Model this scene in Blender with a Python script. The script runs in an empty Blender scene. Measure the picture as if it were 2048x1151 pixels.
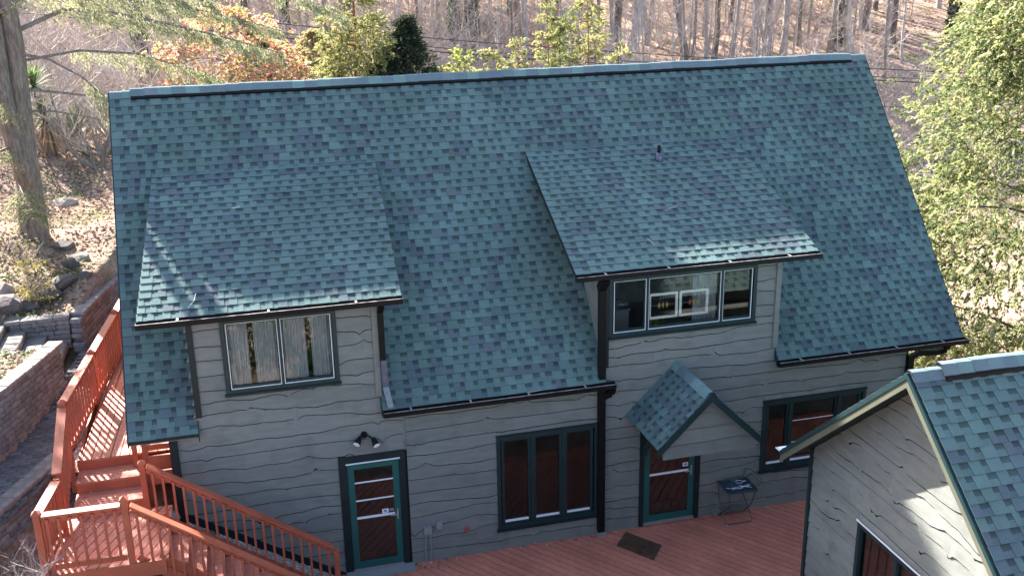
import bpy, bmesh, math, random
import numpy as np
from mathutils import Vector, Matrix
R = math.radians
rnd = random.Random(7)
nr = np.random.RandomState(11)
SC = bpy.context.scene
COL = SC.collection

# ------------------------------------------------------------------ camera
cd = bpy.data.cameras.new('camera'); cam = bpy.data.objects.new('camera', cd); COL.objects.link(cam)
SC.camera = cam
yaw, pitch, roll = R(14.741), R(18.375), R(-1.035)
f_ = Vector((math.sin(yaw)*math.cos(pitch), math.cos(yaw)*math.cos(pitch), -math.sin(pitch)))
r0 = Vector((math.cos(yaw), -math.sin(yaw), 0)); u0 = r0.cross(f_)
r_ = math.cos(roll)*r0 + math.sin(roll)*u0; u_ = -math.sin(roll)*r0 + math.cos(roll)*u0
M = Matrix((r_, u_, -f_)).transposed().to_4x4(); M.translation = Vector((1.669, -16.432, 10.641))
cam.matrix_world = M
cd.sensor_width = 36; cd.lens = 36*2110/2048; cd.clip_end = 2000; cd.clip_start = 0.1

# ------------------------------------------------------------------ world, sun
SUN = Vector((-.319, .769, .555)).normalized()
w = bpy.data.worlds.new('World'); SC.world = w; w.use_nodes = True
nt = w.node_tree; bg = nt.nodes['Background']
sky = nt.nodes.new('ShaderNodeTexSky'); sky.sky_type = 'NISHITA'; sky.sun_disc = False
sky.sun_elevation = math.asin(SUN.z); sky.sun_rotation = math.atan2(SUN.x, SUN.y)
sky.air_density = 1.0; sky.dust_density = 2.0; sky.ozone_density = 1.0
nt.links.new(sky.outputs[0], bg.inputs[0]); bg.inputs[1].default_value = 0.075
sl = bpy.data.lights.new('sun', 'SUN'); sl.energy = 5.0; sl.angle = R(0.5); sl.color = (1, .95, .87)
so = bpy.data.objects.new('sun', sl); COL.objects.link(so)
so.rotation_euler = SUN.to_track_quat('Z', 'Y').to_euler(); so.location = (-20, 30, 40)
SC.view_settings.view_transform = 'Standard'; SC.view_settings.look = 'None'
SC.view_settings.exposure = 2.88; SC.view_settings.gamma = 1.0
SC.view_settings.use_curve_mapping = False

# ------------------------------------------------------------------ materials
def mat(name, col, rough=.8, noise=None, bump=0.0, bscale=40, spec=.3, attr=False, objrand=0.0, metal=0, trans=0.0, stretch=None, stains=0.0, stain_col=None, clear=0.0):
    m = bpy.data.materials.new(name); m.use_nodes = True; t = m.node_tree; N = t.nodes; Lk = t.links
    b = N['Principled BSDF']; b.inputs['Roughness'].default_value = rough; b.inputs['Metallic'].default_value = metal
    b.inputs['Specular IOR Level'].default_value = spec
    tc = N.new('ShaderNodeTexCoord'); vec = tc.outputs['Object']
    if stretch:
        mp = N.new('ShaderNodeMapping'); mp.inputs['Scale'].default_value = stretch; Lk.new(vec, mp.inputs[0]); vec = mp.outputs[0]
    if attr:
        a = N.new('ShaderNodeVertexColor'); a.layer_name = 'Col'; c = a.outputs[0]
    else:
        a = N.new('ShaderNodeRGB'); a.outputs[0].default_value = (*col, 1); c = a.outputs[0]
    def mul(c, fac):
        mx = N.new('ShaderNodeMix'); mx.data_type = 'RGBA'; mx.blend_type = 'MULTIPLY'; mx.inputs[0].default_value = 1
        Lk.new(c, mx.inputs[6]); Lk.new(fac, mx.inputs[7]); return mx.outputs[2]
    if noise:
        for sc, lo, hi in noise:
            n = N.new('ShaderNodeTexNoise'); n.inputs['Scale'].default_value = sc; n.inputs['Detail'].default_value = 3
            Lk.new(vec, n.inputs['Vector'])
            mr = N.new('ShaderNodeMapRange'); mr.inputs[1].default_value = .3; mr.inputs[2].default_value = .7
            mr.inputs[3].default_value = lo; mr.inputs[4].default_value = hi; Lk.new(n.outputs[0], mr.inputs[0])
            c = mul(c, mr.outputs[0])
    if objrand:
        oi = N.new('ShaderNodeObjectInfo'); mr = N.new('ShaderNodeMapRange')
        mr.inputs[3].default_value = 1-objrand; mr.inputs[4].default_value = 1+objrand*.6
        Lk.new(oi.outputs['Random'], mr.inputs[0]); c = mul(c, mr.outputs[0])
    if stains:
        n = N.new('ShaderNodeTexNoise'); n.inputs['Scale'].default_value = 2.3; n.inputs['Detail'].default_value = 5
        Lk.new(tc.outputs['Object'], n.inputs['Vector'])
        mr = N.new('ShaderNodeMapRange'); mr.inputs[1].default_value = .52; mr.inputs[2].default_value = .72
        mr.inputs[3].default_value = 0; mr.inputs[4].default_value = stains; Lk.new(n.outputs[0], mr.inputs[0])
        mx = N.new('ShaderNodeMix'); mx.data_type = 'RGBA'; Lk.new(mr.outputs[0], mx.inputs[0]); Lk.new(c, mx.inputs[6])
        mx.inputs[7].default_value = (*stain_col, 1); c = mx.outputs[2]
    Lk.new(c, b.inputs['Base Color'])
    if bump:
        n = N.new('ShaderNodeTexNoise'); n.inputs['Scale'].default_value = bscale; n.inputs['Detail'].default_value = 4
        Lk.new(vec, n.inputs['Vector']); bp = N.new('ShaderNodeBump'); bp.inputs['Strength'].default_value = bump
        bp.inputs['Distance'].default_value = .02; Lk.new(n.outputs[0], bp.inputs['Height']); Lk.new(bp.outputs[0], b.inputs['Normal'])
    if trans:
        tr = N.new('ShaderNodeBsdfTranslucent'); Lk.new(c, tr.inputs[0])
        ms = N.new('ShaderNodeMixShader'); ms.inputs[0].default_value = trans
        Lk.new(b.outputs[0], ms.inputs[1]); Lk.new(tr.outputs[0], ms.inputs[2]); Lk.new(ms.outputs[0], N['Material Output'].inputs[0])
    return m

m_shingle = mat('shingle_granules', (.1, .2, .2), .93, [(220, .66, 1.34), (.7, .86, 1.14), (5, .93, 1.07)], .4, 260, .25, attr=True)
m_siding = mat('siding_paint', (.188, .192, .178), .8, [(2.2, .90, 1.08), (60, .95, 1.05)], .35, 60, .2, objrand=.08, stretch=(1, 1, 5), stains=.45, stain_col=(.105, .112, .11))
m_trim = mat('teal_trim', (.008, .026, .029), .45, [(4, .85, 1.15)], spec=.4)
m_teal = mat('teal_door_paint', (.012, .085, .078), .5, [(3, .9, 1.1)], spec=.4)
m_olive = mat('garage_rake_paint', (.08, .083, .06), .6, [(3, .9, 1.1)])
m_darktrim = mat('dark_trim', (.009, .017, .020), .5, [(5, .8, 1.2)])
m_black = mat('black_gutter', (.004, .004, .0045), .5, [(8, .7, 1.4)], spec=.2)
m_gutin = mat('gutter_inside', (.12, .10, .09), .8, [(12, .5, 1.4)])
m_lip = mat('worn_lip', (.30, .27, .27), .5, [(9, .3, 1.5)])  # pale, blotchy tone along the gutter's front edge
m_clip = mat('metal_clip', (.48, .49, .51), .35, metal=.7)
m_alu = mat('aluminium', (.72, .73, .76), .4, spec=.5)
m_steelblue = mat('glossy_downspout', (.05, .06, .10), .25, [(20, .8, 1.3)], spec=.8)  # blue base colour stands in for sky mirrored in the downspout
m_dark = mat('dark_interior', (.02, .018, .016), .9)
m_room = mat('room_wall', (.16, .14, .11), .9, [(1.2, .6, 1.2)])
m_cream = mat('cream_room', (.20, .17, .12), .9)
m_curtain = mat('lace_curtain', (.42, .42, .44), .9, [(14, .75, 1.15)], trans=.12, stretch=(6, 6, .6))
m_deck = mat('red_deck_stain', (.54, .182, .118), .62, [(1.3, .84, 1.14), (9, .9, 1.08), (60, .9, 1.08)], .15, 80, .3, objrand=.10, stretch=(1, 1, 1))
m_rail = mat('red_rail_stain', (.39, .10, .054), .6, [(3, .85, 1.15), (50, .93, 1.07)], .15, 80, .3, objrand=.06)
m_block = mat('retaining_block', (.20, .198, .20), .95, [(9, .65, 1.3), (60, .8, 1.2)], .6, 50, .1, objrand=.3)
m_cap = mat('cap_stone', (.23, .205, .19), .95, [(7, .75, 1.2), (60, .85, 1.15)], .5, 50, .1, objrand=.18)
m_paver = mat('paver', (.16, .15, .15), .95, [(8, .7, 1.25), (60, .8, 1.2)], .4, 60, .1, objrand=.25)
m_rock = mat('rock', (.125, .105, .10), .95, [(2.5, .6, 1.35), (25, .8, 1.2)], .9, 9, .15, objrand=.25)
m_paleRock = mat('pale_rock', (.30, .25, .21), .95, [(4, .75, 1.2)], .7, 10, .1)
m_pebble = mat('pebbles', (.3, .25, .2), .9, attr=True)
m_slate = mat('slate_slab', (.03, .035, .045), .5, [(3, .6, 1.6)], .3, 20, .4)
m_bark = mat('bark_brown', (.24, .20, .18), .95, [(6, .6, 1.35)], 1.0, 14, .1, objrand=.25, stretch=(3, 3, .5))
m_barkg = mat('bark_grey', (.38, .335, .315), .95, [(6, .65, 1.3)], .8, 16, .1, objrand=.3, stretch=(3, 3, .5))  # grey and dark barks lightened in colour to stand in for haze
m_barkd = mat('bark_dark', (.13, .105, .095), .95, [(6, .6, 1.35)], .8, 16, .1, stretch=(3, 3, .5))
m_hbark = mat('hemlock_bark', (.185, .145, .128), .95, [(6, .6, 1.35), (22, .8, 1.2)], 1.0, 14, .1, stretch=(3, 3, .6))
m_barkr = mat('bark_cedar', (.24, .12, .07), .95, [(9, .6, 1.35)], .9, 22, .1, stretch=(4, 4, .4))
m_twig = mat('twigs', (.44, .37, .335), .95, [(1, .75, 1.25)], objrand=.3)
m_leaf = mat('leaf', (.1, .1, .1), .7, spec=.15, attr=True, trans=.45)
m_litter = mat('fallen_leaf', (.3, .2, .1), .85, spec=.1, attr=True, trans=.15)
m_mat = mat('coir_mat', (.12, .07, .048), 1, [(6, .5, 1.6), (120, .7, 1.3)], .8, 120, .05)
m_iron = mat('dark_iron', (.05, .045, .04), .5, [(20, .7, 1.5)], spec=.5)
m_tabletop = mat('mosaic_top', (.012, .035, .055), .25, spec=.7, stains=.25, stain_col=(.3, .35, .4))
m_wire = mat('cable', (.03, .03, .03), .6)
m_white = mat('white_paint', (.82, .80, .74), .6, [(30, .85, 1.1)])
m_asphalt = mat('asphalt', (.085, .085, .095), .95, [(.6, .8, 1.25), (30, .85, 1.15)], .3, 60)
m_greybox = mat('grey_box', (.22, .235, .235), .5)
m_red = mat('hose_valve', (.35, .06, .05), .5)
m_lens = mat('lamp_lens', (.85, .85, .85), .15, spec=.8)
m_stickerw = mat('sticker_white', (.7, .72, .75), .5)
m_stickerb = mat('sticker_blue', (.08, .14, .35), .5)
m_amber = mat('amber_glass', (.45, .33, .12), .3)
m_rose = mat('rose_glass', (.4, .1, .09), .3)
m_lead = mat('lead_came', (.15, .2, .26), .4)
m_panel = mat('door_panel', (.075, .062, .065), .5, [(3, .85, 1.15)])
m_patio = mat('threshold', (.25, .2, .19), .5)

def glass_mat(name, tint=(1, 1, 1), ior=1.6, base=0.0):
    m = bpy.data.materials.new(name); m.use_nodes = True; t = m.node_tree; N = t.nodes
    N.remove(N['Principled BSDF']); o = N['Material Output']
    tr = N.new('ShaderNodeBsdfTransparent'); tr.inputs[0].default_value = (*tint, 1)
    gl = N.new('ShaderNodeBsdfGlossy'); gl.inputs['Roughness'].default_value = 0.01; gl.inputs[0].default_value = (1, 1, 1, 1)
    fr = N.new('ShaderNodeFresnel'); fr.inputs[0].default_value = ior
    ad = N.new('ShaderNodeMath'); ad.operation = 'MULTIPLY_ADD'; ad.inputs[1].default_value = .85; ad.inputs[2].default_value = base
    mx = N.new('ShaderNodeMixShader'); t.links.new(fr.outputs[0], ad.inputs[0]); t.links.new(ad.outputs[0], mx.inputs[0])
    t.links.new(tr.outputs[0], mx.inputs[1]); t.links.new(gl.outputs[0], mx.inputs[2]); t.links.new(mx.outputs[0], o.inputs[0])
    return m
m_glass = glass_mat('window_glass', (.88, .9, .9), 1.45, .0)
m_glassd = glass_mat('storm_door_glass', (.7, .7, .7), 1.5, .03)

def ground_mat():
    m = bpy.data.materials.new('leaf_litter_ground'); m.use_nodes = True; t = m.node_tree; N = t.nodes; L = t.links
    b = N['Principled BSDF']; b.inputs['Roughness'].default_value = 1; b.inputs['Specular IOR Level'].default_value = .05
    tc = N.new('ShaderNodeTexCoord')
    def noise(s, d=6, r=.6):
        n = N.new('ShaderNodeTexNoise'); n.inputs['Scale'].default_value = s; n.inputs['Detail'].default_value = d
        n.inputs['Roughness'].default_value = r; L.new(tc.outputs['Object'], n.inputs['Vector']); return n.outputs[0]
    def ramp(f, st):
        r = N.new('ShaderNodeValToRGB'); e = r.color_ramp.elements
        e[0].position, e[0].color = st[0][0], (*st[0][1], 1); e[1].position, e[1].color = st[-1][0], (*st[-1][1], 1)
        for p_, c_ in st[1:-1]:
            x = e.new(p_); x.color = (*c_, 1)
        L.new(f, r.inputs[0]); return r.outputs[0]
    c1 = ramp(noise(11, 8, .75), [(.30, (.09, .06, .05)), (.45, (.27, .175, .13)), (.55, (.42, .30, .235)), (.70, (.58, .46, .38))])  # leaf tones lightened too, in place of haze over the woods
    c2 = ramp(noise(1.5, 8, .7), [(.3, (.20, .13, .10)), (.5, (.38, .26, .20)), (.7, (.50, .38, .30))])
    mx = N.new('ShaderNodeMix'); mx.data_type = 'RGBA'; mx.inputs[0].default_value = .45; L.new(c1, mx.inputs[6]); L.new(c2, mx.inputs[7])
    g = ramp(noise(.35, 5, .65), [(.52, (0, 0, 0)), (.64, (1, 1, 1))])
    mx2 = N.new('ShaderNodeMix'); mx2.data_type = 'RGBA'; L.new(g, mx2.inputs[0]); L.new(mx.outputs[2], mx2.inputs[6])
    c3 = ramp(noise(14, 8, .75), [(.35, (.05, .06, .025)), (.6, (.17, .17, .08)), (.7, (.3, .26, .16))]); L.new(c3, mx2.inputs[7])
    L.new(mx2.outputs[2], b.inputs['Base Color'])
    bp = N.new('ShaderNodeBump'); bp.inputs['Strength'].default_value = 1; bp.inputs['Distance'].default_value = .08
    L.new(noise(16, 8, .75), bp.inputs['Height']); L.new(bp.outputs[0], b.inputs['Normal'])
    return m
m_ground = ground_mat()

# ------------------------------------------------------------------ helpers
def thing(name, label, cat, loc=(0, 0, 0), group=None, kind=None):
    o = bpy.data.objects.new(name, None); o.empty_display_size = .2; COL.objects.link(o); o.location = loc
    o['label'] = label; o['category'] = cat
    if group: o['group'] = group
    if kind: o['kind'] = kind
    return o
def tag(o, label, cat, group=None, kind=None):
    o['label'] = label; o['category'] = cat
    if group: o['group'] = group
    if kind: o['kind'] = kind
    return o
def root_of(o):
    while o.parent: o = o.parent
    return o
def link(name, me, parent=None):
    o = bpy.data.objects.new(name, me); COL.objects.link(o)
    if parent is not None:
        o.parent = parent
        q = root_of(parent)
        if parent.parent is None:
            o.matrix_parent_inverse = Matrix.Translation(parent.location).inverted() if parent.type == 'EMPTY' else Matrix.Identity(4)
    return o
class MB:
    def __init__(s): s.v = []; s.f = []; s.c = []
    def face(s, pts, c=None):
        k = len(s.v); s.v.extend([tuple(p) for p in pts]); s.f.append(tuple(range(k, k+len(pts)))); s.c.append(c)
    def hexa(s, P, c=None):     # P: 8 points, bottom 4 then top 4
        k = len(s.v); s.v.extend([tuple(p) for p in P])
        for q in ((0, 3, 2, 1), (4, 5, 6, 7), (0, 1, 5, 4), (1, 2, 6, 5), (2, 3, 7, 6), (3, 0, 4, 7)):
            s.f.append(tuple(k+i for i in q)); s.c.append(c)
        return s
    def box(s, x0, x1, y0, y1, z0, z1, c=None):
        return s.hexa([(x0, y0, z0), (x1, y0, z0), (x1, y1, z0), (x0, y1, z0), (x0, y0, z1), (x1, y0, z1), (x1, y1, z1), (x0, y1, z1)], c)
    def beam(s, a, b, w, h, up=(0, 0, 1), c=None):
        a = Vector(a); b = Vector(b); d = (b-a).normalized(); up = Vector(up)
        sd = d.cross(up).normalized()*(w/2); n = sd.cross(d).normalized()*(h/2)
        return s.hexa([a-sd-n, a+sd-n, b+sd-n, b-sd-n, a-sd+n, a+sd+n, b+sd+n, b-sd+n], c)
    def tube(s, pts, rad, n=6, c=None, cap=True):
        pts = [Vector(p) for p in pts]; k0 = len(s.v); m = len(pts)
        ref = Vector((.13, .31, .94))
        for i, p in enumerate(pts):
            d = (pts[min(i+1, m-1)]-pts[max(i-1, 0)]).normalized()
            a = d.cross(ref)
            if a.length < .1: a = d.cross(Vector((1, 0, 0)))
            a.normalize(); b = d.cross(a); r = rad[i] if isinstance(rad, (list, tuple)) else rad
            for j in range(n):
                t = 2*math.pi*j/n; s.v.append(tuple(p+(a*math.cos(t)+b*math.sin(t))*r))
        for i in range(m-1):
            for j in range(n):
                q = (k0+i*n+j, k0+i*n+(j+1) % n, k0+(i+1)*n+(j+1) % n, k0+(i+1)*n+j); s.f.append(q); s.c.append(c)
        if cap:
            s.f.append(tuple(k0+j for j in reversed(range(n)))); s.c.append(c)
            s.f.append(tuple(k0+(m-1)*n+j for j in range(n))); s.c.append(c)
        return s
    def mesh(s, name, m, smooth=False):
        me = bpy.data.meshes.new(name); me.from_pydata(s.v, [], s.f); me.materials.append(m)
        if any(c is not None for c in s.c):
            ca = me.color_attributes.new('Col', 'FLOAT_COLOR', 'CORNER'); arr = []
            for f, c in zip(s.f, s.c):
                c = c or (.1, .1, .1)
                if isinstance(c[0], (tuple, list)):
                    for q in c: arr.extend((*q, 1))
                else: arr.extend((*c, 1)*len(f))
            ca.data.foreach_set('color', arr)
        if smooth: me.polygons.foreach_set('use_smooth', [True]*len(me.polygons))
        return me
    def build(s, name, m, parent=None, smooth=False): return link(name, s.mesh(name, m, smooth), parent)

def quads(name, V, C, m, parent=None):
    """V (n,4,3), C (n,3)"""
    n = len(V); me = bpy.data.meshes.new(name)
    me.vertices.add(n*4); me.loops.add(n*4); me.polygons.add(n)
    me.vertices.foreach_set('co', V.reshape(-1).astype(np.float32))
    me.loops.foreach_set('vertex_index', np.arange(n*4, dtype=np.int32))
    me.polygons.foreach_set('loop_start', np.arange(0, n*4, 4, dtype=np.int32))
    me.update(calc_edges=True)
    me.materials.append(m)
    ca = me.color_attributes.new('Col', 'FLOAT_COLOR', 'CORNER')
    cc = np.ones((n, 4, 4), np.float32); cc[:, :, :3] = C[:, None, :]; ca.data.foreach_set('color', cc.reshape(-1))
    return link(name, me, parent) if name else me
def leafquads(P, D, Lg, Wd):
    """diamond-like leaves at P along D, random roll"""
    n = len(P); D = D/np.linalg.norm(D, axis=1, keepdims=True)
    rr = nr.normal(size=(n, 3)); S = np.cross(D, rr); S /= (np.linalg.norm(S, axis=1, keepdims=True)+1e-9)
    Lg = np.broadcast_to(np.asarray(Lg).reshape(-1, 1), (n, 1)); Wd = np.broadcast_to(np.asarray(Wd).reshape(-1, 1), (n, 1))
    return np.stack([P-D*Lg*.5, P+S*Wd*.5-D*Lg*.05, P+D*Lg*.5, P-S*Wd*.5-D*Lg*.05], 1)

# ------------------------------------------------------------------ terrain
def ip(x, xs, ys): return float(np.interp(x, xs, ys))
WALL1 = [(-.1, 12.2), (-.55, 10.8), (-.95, 9.4), (-1.30, 8.0), (-1.55, 6.9), (-1.80, 5.62)]
WALL2 = [(-1.98, 4.05), (-2.31, 2.95), (-2.66, 1.9), (-3.3, .4)]
STEP_X = [-1.98, -2.36, -2.74, -3.12, -3.50]
def bank_edge(y):   # x of the bank's right border
    if y > 5.6: return ip(y, [5.6, 6.9, 8, 9.4, 10.8, 12.2, 16, 24], [-1.78, -1.50, -1.24, -.90, -.48, -.03, 1.0, 3])
    if y > 4.0: return -3.7
    return ip(y, [-4, .4, 1.9, 2.95, 4.05], [-4.1, -3.28, -2.62, -2.27, -1.98])
def smooth(t): t = max(0, min(1, t)); return t*t*(3-2*t)
def bankh(x, y):
    return ip(y, [-8, 3, 5.5, 9.6, 15, 18, 26, 36, 45], [2.4, 3.32, 3.36, 4.2, 4.65, 4.85, 4.3, 2.6, 2.4]) + min(3, max(0, -x-2.6)*.17) + .05*math.sin(x*2.3+y*1.7)+.04*math.sin(x*.9-y*2.9)
def lowh(x, y):
    if y < 0:   # front of the house
        side = ip(x, [-8, -2.5, -1.6, .3, 2.9, 5, 20, 40], [2.1, 1.95, 1.45, 1.45, -.18, -.6, -.6, -2])
        fr = ip(y, [-22, -12, -8, -4.2, -3.4, 0], [4.6, 3.6, 2.3, .5, -.3, 0])
        q = 1.0
        if x < -1.2:
            ed = ip(y, [-3, -1.6, -.8, 0], [-4, -3.3, -2.8, -2.4]); q = smooth((x-ed)/.2+.3); side = side*(1-q)+1.4*q
        return side + (fr if x > 3 else fr*max(0, (x-0)/3)) - (max(0, -y-.3)*.10 if x < 0 else 0)*q
    a = ip(x, [-6, -1.6, -.5, .3, 2.9, 5, 14, 24, 50], [2.45, 2.35, 2.1, 1.2, -.5, -.6, -1.0, -1.3, -2])
    b = ip(x, [-6, 0, 6, 14, 24, 50], [3.6, 3.3, 1.4, -.9, -1.3, -2])
    t = smooth((y-8)/8); r = a*(1-t)+b*t
    if x < -.2: r += ip(y, [0, .8, 4, 6, 9], [-.35, -.18, .12, .3, .4])*(1-t)
    if x < -1.2 and -4 < y < 2.4:
        ed = ip(y, [-1.6, -.8, 0, .8, 1.45, 2.1], [-3.3, -2.8, -2.4, -2.06, -1.8, -1.62]); q = smooth((x-ed)/.2+.3)*smooth((2.4-y)/.4)
        r = r*(1-q)+1.62*q
    t2 = smooth((y-18)/14); v = -1.2
    return r*(1-t2)+v*t2
def far(y): return ip(y, [30, 36, 45, 60, 80, 110, 160, 240], [0, .3, 2.3, 5.0, 8.8, 15, 25, 42])
def H(x, y):
    e = bank_edge(y); t = smooth((e - x)/.18+.5)
    h = lowh(x, y)
    if t > 0:
        fade = 1-smooth((y-22)/16)
        b = bankh(x, y); h = h*(1-t*fade) + b*t*fade
    if y > 22: h += .35*math.sin(x*.21+1)*math.sin(y*.17)*smooth((y-22)/10)
    return h + far(y)
def lines(a, b, da, db, step):
    L = [a]
    while L[-1] < b:
        x = L[-1]; d = 0 if da <= x <= db else min(abs(x-da), abs(x-db)); L.append(x+step*(1+d*.55) if d < 60 else x+step*40)
    return L
xs = sorted(set([-x for x in lines(5, 150, -9, 5, .12)])) ; 
xs = [-x for x in reversed(lines(-.5, 90, -.5, 6.5, .13))] ; xs = [x for x in xs if x < .5] + [x for x in lines(.6, 150, .6, 3.5, .2)]
ys = [-y for y in reversed(lines(-0.0, 45, 0, 4, .16))][:-1] + lines(0, 240, 0, 13, .14)
V = [(x, y, H(x, y)) for y in ys for x in xs]; nx = len(xs)
F = [(j*nx+i, j*nx+i+1, (j+1)*nx+i+1, (j+1)*nx+i) for j in range(len(ys)-1) for i in range(nx-1)]
me = bpy.data.meshes.new('ground'); me.from_pydata(V, [], F); me.materials.append(m_ground)
me.polygons.foreach_set('use_smooth', [True]*len(F))
g = link('ground', me); g['kind'] = 'structure'; g['label'] = 'wooded hillside ground strewn with pinkish brown fallen leaves'

# road / driveway on the right, below the cypress
mb = MB()
pr_ = [(15.5, 12.5, 2.2), (19, 16, 2.4), (22, 20.5, 2.6), (25, 25, 2.8), (33, 30, 3), (48, 33, 3), (75, 35, 3)]
for (a, b) in zip(pr_[:-1], pr_[1:]):
    for k in range(6):
        def at(t): return [a[i]*(1-t)+b[i]*t for i in range(3)]
        p, q = at(k/6), at((k+1)/6)
        d = Vector((q[0]-p[0], q[1]-p[1])).normalized(); n = Vector((-d.y, d.x))
        def P_(c, s): x, y = c[0]+n.x*s*c[2], c[1]+n.y*s*c[2]; return (x, y, H(x, y)+.05)
        mb.face([P_(p, -1), P_(q, -1), P_(q, 1), P_(p, 1)])
o = mb.build('driveway', m_asphalt); o['kind'] = 'structure'; o['label'] = 'grey asphalt driveway below the big cypress'

# ------------------------------------------------------------------ shingles
TEAL = [(.096, .152, .146), (.102, .160, .154), (.091, .145, .140), (.096, .149, .147)]
GREY = [(.080, .113, .125), (.084, .117, .129), (.076, .108, .120), (.088, .114, .126)]
def shcol(u, s, seed=0):
    v = .45*math.sin(u*1.3+s*.7+seed)+.4*math.sin(u*3.1-s*2.3)+rnd.uniform(-1.5, 1.5)
    base = rnd.choice(GREY) if v > .82 else rnd.choice(TEAL); k = rnd.uniform(.93, 1.07)
    return tuple(c*k for c in base)
def shingle_rows(O, U, Vv, smax, ranges, E=.1625, lift=.0):
    """returns list of pieces (center, MB) ; ranges(s)->list of (u0,u1)"""
    O = Vector(O); U = Vector(U).normalized(); Vv = Vector(Vv).normalized(); N = U.cross(Vv).normalized()
    if N.z < 0: N = -N
    out = []; rows = int(math.ceil(smax/E)); 
    for r in range(rows):
        s0 = r*E; s1 = min(smax, s0+E*1.02); wob = rnd.uniform(-.004, .004)
        for (u0, u1) in ranges((s0+s1)/2):
            u = u0
            while u < u1-.001:
                tw = rnd.choice([.09, .12, .15, .19]); gw = rnd.choice([.08, .10, .13])
                a, b = u, min(u1, u+tw); c = min(u1, b+gw)
                if u1-c < .06: c = u1
                hb, ht = .017+lift, .006+lift; gb, gt = .010+lift, .001+lift
                def P(uu, ss, hh): return O+U*uu+Vv*ss+N*hh
                dd = rnd.uniform(-.003, .004)+wob
                m = MB(); col = shcol(u, s0); ed = tuple(x*.5 for x in col)  # thin tab edges painted darker as edge shading
                s0d = s0+dd
                m.face([P(a, s0d, hb), P(b, s0d, hb), P(b, s1, ht), P(a, s1, ht)], col)
                m.face([P(a, s0d, gb-.009), P(b, s0d, gb-.009), P(b, s0d, hb), P(a, s0d, hb)], ed)
                m.face([P(b, s0d, gb), P(b, s1, gt), P(b, s1, ht), P(b, s0d, hb)], ed)
                m.face([P(a, s0d, gb), P(a, s0d, hb), P(a, s1, ht), P(a, s1, gt)], ed)
                if c-b > .004:
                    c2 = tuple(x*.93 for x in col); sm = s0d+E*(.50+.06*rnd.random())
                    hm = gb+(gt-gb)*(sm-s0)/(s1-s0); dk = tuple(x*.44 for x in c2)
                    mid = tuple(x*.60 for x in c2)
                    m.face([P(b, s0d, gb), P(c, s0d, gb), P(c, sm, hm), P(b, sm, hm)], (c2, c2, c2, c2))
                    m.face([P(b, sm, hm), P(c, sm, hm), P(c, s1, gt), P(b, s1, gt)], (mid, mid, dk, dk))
                    m.face([P(b, s0d, gb-.009), P(c, s0d, gb-.009), P(c, s0d, gb), P(b, s0d, gb)], ed)
                out.append((P((a+c)/2, (s0+s1)/2, .01), m, (c-a)))
                u = c
    return out
CAMP = Vector((1.669, -16.432, 10.641))
def in_view(p, mx=1.0):
    d = p-CAMP; z = d.dot(f_)
    if z <= 0: return False
    x = 1024+2110*d.dot(r_)/z; y = 575-2110*d.dot(u_)/z
    return -20 < x < 2068 and -20 < y < 1171
def place_shingles(groups, limit=300):
    """groups: list of (parent part, pieces, extra). The nearest pieces become objects, the rest one joined part."""
    allp = [((p-CAMP).length/max(.1, wd)**.3 + (0 if in_view(p) else 1000), gi, m) for gi, (par, pcs) in enumerate(groups) for (p, m, wd) in pcs]
    allp.sort(key=lambda t: t[0]); rest = MB()
    for k, (d, gi, m) in enumerate(allp):
        if k < limit and d < 900: m.build('shingle', m_shingle, groups[gi][0])
        else:
            b = len(rest.v); rest.v += m.v; rest.f += [tuple(i+b for i in f) for f in m.f]; rest.c += m.c
    if rest.v:
        o = rest.build('shingle_courses', m_shingle, groups[0][0]); o['kind'] = 'stuff'
def slab(name, O, U, Vv, ulen, smax, th, m, parent, cut=None):
    O = Vector(O); U = Vector(U).normalized(); Vv = Vector(Vv).normalized(); N = U.cross(Vv).normalized()
    if N.z < 0: N = -N
    mb = MB(); rs = cut or [(0, ulen, 0, smax)]
    for (a, b, s0, s1) in rs:
        q = [O+U*a+Vv*s0, O+U*b+Vv*s0, O+U*b+Vv*s1, O+U*a+Vv*s1]
        mb.hexa([p-N*th for p in q]+[p-N*.001 for p in q])
    return mb.build(name, m, parent)
def caps(parent, A, B, half, slopeF, slopeB, L=.22, lift=.035, vent=True, t0=0, t1=None, name='ridge_cap'):
    """ridge cap pieces folded over the ridge from A to B; slopeF / slopeB unit vectors down each side"""
    A = Vector(A); B = Vector(B); D = (B-A).normalized(); n = int((B-A).length/L)+1
    F_ = Vector(slopeF); K_ = Vector(slopeB); up = Vector((0, 0, 1))
    for i in range(n):
        a = i*L; b = min((B-A).length, a+L*1.05)
        if b-a < .04: continue
        w_ = .006*math.sin(i*.9)+rnd.uniform(-.003, .003); h0, h1 = lift+w_+.007, lift+w_+.002
        kk = rnd.uniform(.95, 1.12)*1.5; col = tuple(x*kk for x in rnd.choice(GREY+GREY+TEAL[:1])); m = MB()  # cap colour raised to paint in the sunlit ridge
        ed = tuple(x*.4 for x in col)  # cap edges darkened in colour like the tab edges
        pa, pb = A+D*a, A+D*b
        for S in (F_, K_):
            q_ = .34*half; m.face([pa+up*(h0-.004), pb+up*(h1-.004), pb+S*q_+up*(h1+.45*q_), pa+S*q_+up*(h0+.45*q_)], col)
            m.face([pa+S*q_+up*(h0+.45*q_), pb+S*q_+up*(h1+.45*q_), pb+S*half+up*h1*.9, pa+S*half+up*h0*.9], col)
            m.face([pa+S*half+up*h0*.9, pb+S*half+up*h1*.9, pb+S*half+up*(h1*.9-.010), pa+S*half+up*(h0*.9-.010)], ed)
        m.face([pa+up*h0, pa+F_*half+up*h0*.9, pa+F_*half+up*(h0*.9-.01), pa+up*(h0-.01)], ed)
        m.build(name, m_shingle, parent)

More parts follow.
